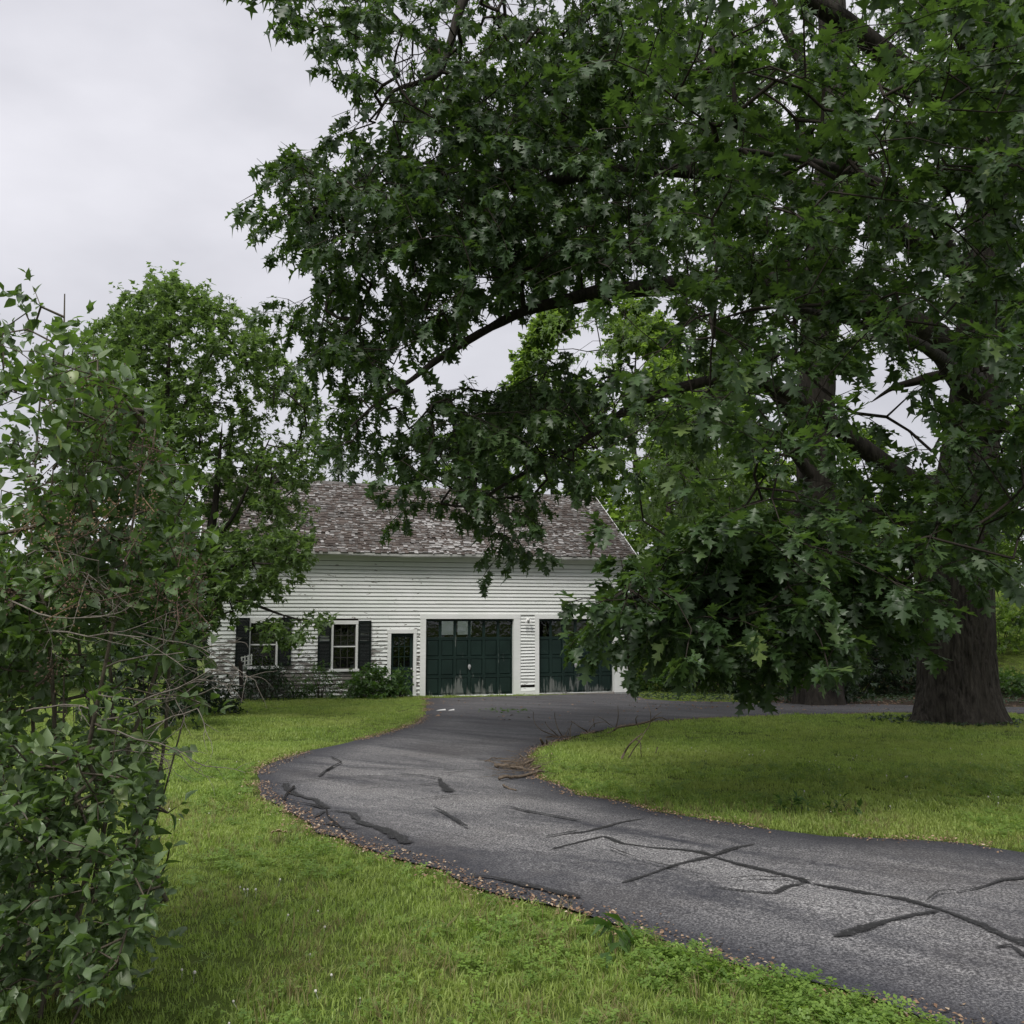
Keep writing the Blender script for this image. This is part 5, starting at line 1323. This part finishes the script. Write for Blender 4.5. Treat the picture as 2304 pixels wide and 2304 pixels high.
tg = np.vstack([np.array(SHP), sample(BUSH, 3.4, 5.0, 1550, rng, BH, .68, 51, 2.3), np.array([at(u, v, 4.4 + rng.uniform(-.1, .1)) for u, v in ((76,648),(66,668),(92,690),(58,705),(100,725),(75,742),(120,752),(45,752),(140,775),(80,790),(30,790),(110,805))]), sample([(-30,800),(-20,720),(20,700),(40,760)], 4.3, 4.6, 5, rng), sample([(0,1500),(320,1560),(350,1740),(330,2050),(200,2230),(-50,2280)], 3.3, 4.6, 60, rng, BH, .5, 52, 2.5)])
sk.grow(tg, rng, .18, .1); sk.mesh('twigs', M['lilac_bark'], lil, .0018, .45, .012)
P = sk.P[sk.tips]; D = norm(norm(np.array(sk.tdir)) + rng.normal(0, .3, P.shape) + np.array([0, 0, .1]))
b, d, nr, s = spray(P - D * .05, D, .17, 10, .052, rng, -.10, .38, 1.0, 1.1, .5)
LX = [(-100,640),(40,600),(110,610),(190,760),(330,860),(370,1010),(440,1060),(440,1260),(460,1330),(480,1590),(380,1600),(350,1690),(385,1800),(360,1950),(370,2080),(310,2170),(280,2240),(240,2304),(-100,2304)]
kk = keep_in(b, d, s, LX, rng, BH, .30); b, d, nr, s = b[kk], d[kk], nr[kk], s[kk]
u_, v_, f_ = project(b); vis = (u_ > 0) & (u_ < 2304) & (v_ > 0) & (v_ < 2304); score = np.where(vis, s / f_, 0); top = np.argsort(-score)[:300]; single = np.zeros(len(b), bool); single[top] = True
single_leaves('leaf', LILAC, b[single], d[single], nr[single], s[single], M['lilac_leaf_one'], lil, rng)
k = ~single; leaves('foliage', LILAC_S, b[k], d[k], nr[k], s[k], tints(b[k], k.sum(), rng, .5, 2.5), M['lilac_leaf'], lil, rng.uniform(.5, 1.8, k.sum()))
# bare grey twigs reaching out to the right
def ramify(start, direction, length, r, depth, rng, out_):
    n = 5; p = np.array(start, float); d = np.array(direction, float); pts = [p.copy()]
    for q in range(n):
        d = norm(d + rng.normal(0, .16, 3) + np.array([0, 0, -.02])); p = p + d * length / n; pts.append(p.copy())
        if depth > 0 and q >= 1 and rng.random() < .8:
            sd_ = norm(d + rng.normal(0, .55, 3)); ramify(p, sd_, length * rng.uniform(.35, .6), r * .55, depth - 1, rng, out_)
    out_.append((np.array(pts), np.linspace(r, r * .45, n + 1)))
DT = [((300,1590,3.7),(478,1505,3.6)), ((330,1640,3.7),(470,1590,3.6)), ((220,1640,3.7),(440,1650,3.6)), ((60,1250,3.8),(210,1200,3.7)), ((250,1400,3.8),(430,1330,3.6)), ((200,1560,3.8),(400,1590,3.6)), ((230,1620,3.9),(440,1580,3.7)), ((120,1420,3.7),(330,1380,3.5)), ((200,1700,3.9),(380,1690,3.8)), ((20,1350,3.6),(170,1420,3.4)), ((240,1500,3.8),(420,1470,3.6)), ((60,1600,3.7),(230,1620,3.5)), ((100,1300,3.8),(250,1240,3.6)), ((150,1180,3.8),(270,1080,3.7)), ((300,1420,3.8),(470,1530,3.7)), ((40,1800,3.6),(90,1950,3.5))]
for q in range(0):
    u, v = rng.uniform(0, 330), rng.uniform(1250, 1720); DT.append(((u, v, 3.75), (u + rng.uniform(60, 150), v + rng.uniform(-90, 70), 3.45)))
for A_, B_ in DT:
    a, b_ = at(*A_), at(*B_); out_ = []; L_ = np.linalg.norm(b_ - a); ramify(a, norm(b_ - a), L_, .0042, 2, rng, out_)
    m_ = MB()
    for P, R in out_: m_.tube(P - lb, R, 4, cap=False)
    m_.build('dead_twig', M['dead_twig'], lil, True)
SH = [(215,865),(225,1000),(100,1090),(165,1170),(330,1035),(180,1210),(345,1010),(150,1370),(280,1340),(160,1300),(90,1010),(250,1150),(410,1230),(445,1290),(400,1375),(130,1230),(300,1225),(355,1350),(440,1370),(60,1180),(250,930),(20,1330),(120,1500),(330,1130),(200,1330)]
for k, (u, v) in enumerate(SH):
    c = at(u, v, 3.38 + .2 * rng.random()); n = 60; q = rng.normal(0, 1, (n, 3)) * np.array([.024, .024, .03]); ax = norm(rng.normal(0, 1, (1, 3)) + np.array([[.4, 0, .5]])); q = q + ax * rng.uniform(-.06, .06, (n, 1))
    dd_ = norm(q + rng.normal(0, .02, q.shape)); V = []; T = []
    s_ = rng.uniform(.008, .014, n)
    m_ = MB()
    for w in range(n):
        o0 = c - lb + q[w]; e_ = dd_[w] * s_[w]; x_ = norm(np.cross(dd_[w], [.3, .5, .8])) * .0035; y_ = np.cross(dd_[w], x_)
        m_.add([o0, o0 + e_*.5 + x_, o0 + e_*.5 - x_*.5 + y_, o0 + e_*.5 - x_*.5 - y_, o0 + e_], [(0,1,2), (0,2,3), (0,3,1), (4,2,1), (4,3,2), (4,1,3)])
    m_.tube([c - lb - ax[0]*.09, c - lb, c - lb + ax[0]*.06], [.0022, .002, .001], 4, cap=False)
    sh_ = m_.build('seed_head', M['seed_tan'] if k % 4 == 3 else M['seed'], lil); sh_['kind'] = 'stuff'

# ================================================================== lawn
def scatter(name, label, src, P, rot, scl):
    V = np.c_[P, ground(P[:, 0], P[:, 1])]; me = bpy.data.meshes.new(name); me.vertices.add(len(V)); me.vertices.foreach_set('co', V.astype(np.float32).ravel())
    a = me.attributes.new('rot', 'FLOAT_VECTOR', 'POINT'); a.data.foreach_set('vector', rot.astype(np.float32).ravel()); a = me.attributes.new('scl', 'FLOAT', 'POINT'); a.data.foreach_set('value', scl.astype(np.float32))
    o_ = link(bpy.data.objects.new(name, me)); ng = bpy.data.node_groups.new(name, 'GeometryNodeTree')
    ng.interface.new_socket('Geometry', in_out='INPUT', socket_type='NodeSocketGeometry'); ng.interface.new_socket('Geometry', in_out='OUTPUT', socket_type='NodeSocketGeometry')
    gi, go, ip, oi = N(ng, 'NodeGroupInput'), N(ng, 'NodeGroupOutput'), N(ng, 'GeometryNodeInstanceOnPoints'), N(ng, 'GeometryNodeObjectInfo')
    oi.inputs[0].default_value = src; r_, s_ = N(ng, 'GeometryNodeInputNamedAttribute', data_type='FLOAT_VECTOR'), N(ng, 'GeometryNodeInputNamedAttribute', data_type='FLOAT'); r_.inputs[0].default_value = 'rot'; s_.inputs[0].default_value = 'scl'
    er = N(ng, 'FunctionNodeEulerToRotation'); l = ng.links
    l.new(gi.outputs[0], ip.inputs['Points']); l.new(oi.outputs['Geometry'], ip.inputs['Instance']); l.new(r_.outputs[0], er.inputs[0]); l.new(er.outputs[0], ip.inputs['Rotation']); l.new(s_.outputs[0], ip.inputs['Scale']); l.new(ip.outputs[0], go.inputs[0])
    md = o_.modifiers.new('scatter', 'NODES'); md.node_group = ng; tag(o_, label, 'grass', kind='stuff'); return o_
def tuft(name, n, hgt, spread, wid, mat, seed, at_px, label, bend=1.0):
    rng = np.random.default_rng(seed); V = []; T = []; tn = []
    for k in range(n):
        a, r = rng.uniform(0, 6.28), spread * math.sqrt(rng.random()); p = np.array([r*math.cos(a), r*math.sin(a), -.01]); da = rng.uniform(0, 6.28); ln = rng.uniform(.1, 1.0) * bend; h_ = hgt * rng.uniform(.55, 1.15); lean = np.array([math.cos(da), math.sin(da), 0]); side = np.array([-lean[1], lean[0], 0]) * wid * rng.uniform(.7, 1.2) * .5
        m1 = p + np.array([0, 0, h_*.55]) + lean * h_ * ln * .25; t_ = p + np.array([0, 0, h_ * (1 - ln * .25)]) + lean * h_ * ln * .95; b = len(V); V += [p - side, p + side, m1 + side*.8, m1 - side*.8, t_]; T += [(b, b+1, b+2), (b, b+2, b+3), (b+3, b+2, b+4)]; tn += [rng.random()] * 5
    o_ = mesh_np(name, np.array(V), np.array(T), mat, None, np.array(tn)); p = hit(*at_px); o_.location = tuple(p); tag(o_, label, 'grass', kind='stuff'); return o_
def clover(name, n, mat, seed, at_px, label):
    rng = np.random.default_rng(seed); V = []; T = []; tn = []
    for k in range(n):
        a, r = rng.uniform(0, 6.28), .05 * math.sqrt(rng.random()); c = np.array([r*math.cos(a), r*math.sin(a), rng.uniform(.025, .06)]); t0 = rng.random()
        for q in range(3):
            g = a + q * 2.094; dv = np.array([math.cos(g), math.sin(g), rng.uniform(-.2, .35)]); sd_ = np.array([-math.sin(g), math.cos(g), 0]); L_ = rng.uniform(.011, .017); b = len(V); V += [c, c + dv*L_*.6 + sd_*L_*.45, c + dv*L_*1.05, c + dv*L_*.6 - sd_*L_*.45]; T += [(b, b+1, b+2), (b, b+2, b+3)]; tn += [t0] * 4
        b = len(V); V += [c, np.array([c[0]*.6 + .001, c[1]*.6, -.005]), np.array([c[0]*.6 - .001, c[1]*.6, -.005])]; T += [(b, b+1, b+2)]; tn += [t0] * 3
    o_ = mesh_np(name, np.array(V), np.array(T), mat, None, np.array(tn)); o_.location = tuple(hit(*at_px)); tag(o_, label, 'clover', kind='stuff'); return o_
rng = np.random.default_rng(9)
tA = tuft('grass_tuft', 18, .050, .06, .0060, M['grass'], 1, (700, 2150), 'small tuft of mown grass in the front lawn')
tB = tuft('grass_tuft', 24, .058, .085, .0082, M['grass'], 2, (1500, 1760), 'small tuft of grass on the island lawn')
tC = tuft('grass_tuft', 30, .07, .15, .012, M['grass'], 3, (700, 1640), 'small tuft of grass on the lawn near the barn')
tD = tuft('grass_tuft', 9, .17, .05, .0035, M['drygrass'], 4, (1050, 2170), 'small tuft of dry uncut stalks in the front lawn', .9)
cl = clover('clover_patch', 11, M['clover'], 5, (1100, 2200), 'small patch of clover in the front lawn')
def lawn_pts(x0, x1, y0, y1, dens):
    n = int((x1 - x0) * (y1 - y0) * dens); P = np.c_[rng.uniform(x0, x1, n), rng.uniform(y0, y1, n)]
    u, v, f = project(np.c_[P, ground(P[:, 0], P[:, 1])]); P = P[(u > -500) & (u < 2900) & (v < 2420)]
    P = P[~barn_foot(P)]; P = P[~((P[:, 1] > 24.2) & (P[:, 0] > 7.2) & (P[:, 1] < 33 + .0 * P[:, 0]) & (P[:, 0] < 15.5))]; ins = inpoly(P, DRIVE); dist = np.minimum(polydist(P, outer_r), np.minimum(polydist(P, inner_r), polydist(P, far_r)))
    e = .05 + .10 * vnoise(np.c_[P, np.zeros(len(P))], 3.0, 3); return P[(~ins) & (dist > e * .7)]
def rots(n, tilt=.12): return np.c_[rng.normal(0, tilt, n), rng.normal(0, tilt, n), rng.uniform(0, 6.28, n)]
patch_ = lambda P, s, sd_: vnoise(np.c_[P, np.zeros(len(P))], s, sd_)
P = lawn_pts(-4, 5, 2.8, 8.5, 360); scatter('grass', 'mown green grass of the front lawn beside the drive', tA, P, rots(len(P)), rng.uniform(.6, 1.15, len(P)) * (.7 + .6 * patch_(P, 1.1, 4)))
P = lawn_pts(-9, 16, 7.5, 15, 200); scatter('grass', 'mown green grass of the lawns along the bend of the drive', tB, P, rots(len(P)), rng.uniform(.55, 1.05, len(P)) * (.7 + .6 * patch_(P, 1.1, 4)))
P = lawn_pts(-15, 24, 14.5, 46, 62); scatter('grass', 'green grass of the far lawns near the barn and oak', tC, P, rots(len(P)), rng.uniform(.5, 1.0, len(P)) * (.7 + .6 * patch_(P, .8, 4)))
P = lawn_pts(-4, 6, 2.8, 9, 70); P = P[patch_(P, 1.4, 6) > .45]; scatter('dry_grass', 'thin dry stalks standing in the front lawn', tD, P, rots(len(P), .35), rng.uniform(.4, 1.0, len(P)))
P = lawn_pts(-4, 12, 2.8, 12, 130); P = P[patch_(P, 1.2, 12) + rng.normal(0, .18, len(P)) > .52]; scatter('clover', 'low clover and ground ivy growing in the lawns', cl, P, rots(len(P), .2), rng.uniform(.7, 1.35, len(P)))
P = lawn_pts(.6, 5, 2.6, 5.6, 330); de = polydist(P, outer_r); P = P[(de < .62 * patch_(P, 1.2, 14) + .1) & (patch_(P, 2.2, 13) > .36)]; scatter('ground_ivy', 'broad green weeds crowding the near edge of the drive', cl, P, rots(len(P), .3), rng.uniform(.9, 1.5, len(P)))
# white clover flowers: a thin scatter of small heads
fl = MB(); fl.lathe([(0, .040), (.005, .042), (.007, .046), (.006, .051), (.003, .054), (0, .055)], 6); fl.tube([(0, 0, -.01), (.003, 0, .046)], [.001, .001], 3)
fo = fl.build('clover_flower', M['clover_flower']); p = hit(575, 2020); fo.location = tuple(p); tag(fo, 'single white clover head in the front lawn', 'clover', kind='stuff')
P = lawn_pts(-4, 8, 3, 14, 5); P = P[patch_(P, 1.0, 15) > .58]; scatter('clover_flowers', 'small white clover heads dotted over the lawns', fo, P, rots(len(P), .2), rng.uniform(.6, 1.1, len(P)))
# weeds growing in the drive
P = np.array([gpx(u, v) for u, v in zip(rng.uniform(1078, 1190, 70), rng.normal(1601, 2.5, 70))]); o_ = flat_leaves('drive_weeds', P, rng.uniform(.05, .13, len(P)), M['weed_leaf'], rng.uniform(.4, 1, len(P)), rng, .7, WEED, .05); tag(o_, 'row of small weeds growing from a crack in the drive before the barn', 'weeds', kind='stuff')
for u, v, r, lb_ in ((1790, 1828, .16, 'broad leaved weed at the drive edge of the island lawn'), (1900, 1834, .12, 'light green seedling on the island lawn right of the broad weed'), (1395, 2150, .13, 'pale broad leaved weed in the near verge of the drive')):
    x, y = gpx(u, v); shrub('weed_plant', lb_, x, y, r, r * 1.1, 9, M['weed_leaf'], int(u), WEED, .09, 5, 'plant', None, None, .1)

# ================================================================== fallen sticks and branches
z4 = lambda L: [(1050 + x / 3.864, 1560 + y / 3.864) for x, y in L]
def stick(label, L, r, name='stick', grp='sticks fallen beside the tip of the island lawn'):
    r = r * .75; pts = [hit(*p) for p in z4(L)]; k = len(pts); rad = np.linspace(r, r * .7, k)
    P, R = smooth_path([p + np.array([0, 0, r + .018 + .012 * math.sin(i_ * 2)]) for i_, p in enumerate(pts)], rad, 4); c = P[0].copy(); P = P + np.random.default_rng(int(L[0][0])).normal(0, r*.25, P.shape)
    m_ = MB(); m_.tube(P - c, R, 7); o_ = m_.build(name, M['fallen_bark'], None, True); o_.location = tuple(c); tag(o_, label, 'stick', grp); return o_
stick('thickest brown stick, lying across the middle of the stick pile', [(245,657),(340,668),(430,652),(500,638),(572,626)], .030)
stick('dark stick just below the thickest one in the pile', [(382,672),(450,680),(525,688),(590,682),(642,674)], .026)
stick('long lower stick pointing at the drive below the pile', [(278,772),(360,764),(455,750),(560,728),(630,715),(700,700)], .026)
stick('thin stick at the upper edge of the pile', [(298,608),(370,615),(455,620)], .014)
stick('short crooked stick lying alone on the drive below the pile', [(315,820),(345,843),(385,850),(435,862)], .014)
stick('pale forked twig at the left end of the pile', [(155,603),(200,612),(245,620)], .010)
stick('thin grey twig above the pale forked twig', [(195,598),(225,584),(300,580),(335,584)], .009)
stick('short stick leaning out of the grass at the right of the pile', [(458,552),(485,575),(512,590)], .012)
# small crumbs of twig in the pile
rng = np.random.default_rng(31); n = 170; P = np.array([gpx(u, v) for u, v in zip(rng.normal(1165, 26, n), rng.normal(1727, 11, n))]); a = rng.uniform(0, 6.28, n); A_ = np.c_[P, ground(P[:, 0], P[:, 1]) + rng.uniform(.02, .06, n)]; L_ = rng.uniform(.08, .35, n)
B_ = A_ + np.stack([np.cos(a), np.sin(a), rng.normal(.05, .18, n)], -1) * L_[:, None]; V, T = prisms(A_, B_, np.full(n, .0028), np.full(n, .0014), 3); o_ = mesh_np('twig_debris', V, T, M['fallen_bark'], n=4); tag(o_, 'thin broken twigs heaped at the tip of the island lawn', 'twigs', kind='stuff')
def branch(label, base_px, lines, r, seed):
    rng = np.random.default_rng(seed); b = hit(*z4([base_px])[0]); o = empty('fallen_branch', tuple(b), label, 'branch', 0, 'dead branches fallen on the edge of the island lawn')
    for i_, L in enumerate(lines):
        px = z4(L); pts = np.array([at(u, v, b[1] + .10 * math.sin(k * 1.7 + i_)) for k, (u, v) in enumerate(px)])
        pts[:, 2] = np.maximum(pts[:, 2], ground(pts[:, 0], pts[:, 1]) + .012); rr_ = r if i_ == 0 else r * .55
        P, R = smooth_path(pts, np.linspace(rr_, rr_ * .4, len(pts)), 4); m_ = MB(); m_.tube(P - b, R, 5); m_.build('limb' if i_ == 0 else 'twig', M['fallen_bark'], o, True)
    return o
branch('dead branch with long upright twigs at the left end of the grass edge', (800, 392), [[(690,385),(740,376),(800,380),(850,372),(905,375)], [(800,380),(720,350),(650,320),(600,270),(580,210),(582,160)], [(795,372),(750,330),(715,300),(690,265),(684,245)], [(830,370),(800,320),(780,270),(765,200),(767,165)], [(900,375),(900,330),(905,285),(920,250)], [(850,372),(870,340),(890,300)], [(780,382),(785,440),(780,500),(760,590)], [(750,440),(765,500),(700,550)]], .018, 1)
branch('dark broken stub standing on the drive at the left of the dead branch', (680, 465), [[(680,468),(668,445),(655,420),(640,392)], [(690,462),(698,430),(690,400)]], .035, 2)
branch('long dead branch arching along the grass edge with one upright pale shoot', (1260, 350), [[(1225,365),(1262,335),(1310,300),(1390,282),(1480,270),(1600,240),(1650,215),(1700,212),(1740,235),(1762,262)], [(1298,300),(1312,240),(1318,180),(1314,102)], [(1480,270),(1470,220),(1490,190)], [(1600,240),(1640,200),(1695,160)], [(1480,272),(1500,300)]], .020, 3)
branch('leaning pair of bare shoots standing in the island grass', (1380, 580), [[(1345,575),(1372,520),(1400,470),(1440,420),(1500,372),(1525,345)], [(1410,562),(1450,490),(1500,420),(1540,350),(1585,285),(1600,230),(1596,160),(1570,85)], [(1470,400),(1510,430),(1515,520),(1525,555)], [(1660,470),(1640,520)]], .017, 4)
branch('small tangle of dead twigs at the middle of the grass edge', (1060, 372), [[(1060,370),(1045,330),(1010,308),(975,288),(940,262),(908,240)], [(1062,325),(1090,285),(1125,260),(1200,250),(1260,280),(1295,312)], [(1110,290),(1105,240),(1110,200)], [(1240,270),(1200,235),(1140,200)], [(905,285),(890,330),(885,370)], [(1170,320),(1210,345)]], .013, 5)
# single dead leaf on the front lawn and two white scraps before the barn
p = hit(625, 1902); V0, T0 = T_oak(True); V0 = V0.copy(); V0[:, 2] = .35 * np.abs(V0[:, 0]) + .12 * np.sin(V0[:, 1] * 5); V0[:, 0] *= 1.15
o_ = mesh_np('dead_leaf', V0 * .17, T0, M['dry_leaf']); o_.location = (p[0] - .08, p[1], p[2] + .055); o_.rotation_euler = (math.radians(18), math.radians(-10), math.radians(-75)); tag(o_, 'single pale brown dead leaf lying on the front lawn', 'leaf')
for (u, v, w), lb_ in zip(((993, 1601, .11), (1016, 1601, .07)), ('larger white scrap on the drive in front of the barn', 'smaller white scrap on the drive right of the larger one')):
    p = hit(u, v); m_ = MB(); m_.add([(-w, -.03, 0), (w, -.05, .012), (w*.8, .05, .03), (-w*.6, .04, .008), (-w, -.03, -.008), (w, -.05, .004), (w*.8, .05, .022), (-w*.6, .04, 0)], [(0,1,2,3), (7,6,5,4), (0,4,5,1), (1,5,6,2), (2,6,7,3), (3,7,4,0)])
    o_ = m_.build('paint_scrap', M['white']); o_.location = (p[0], p[1], p[2] + .03); tag(o_, lb_, 'scrap')
print('objects', len(bpy.data.objects), 'tris', sum(len(o.data.loops) - 2 * len(o.data.polygons) for o in bpy.data.objects if o.type == 'MESH'))
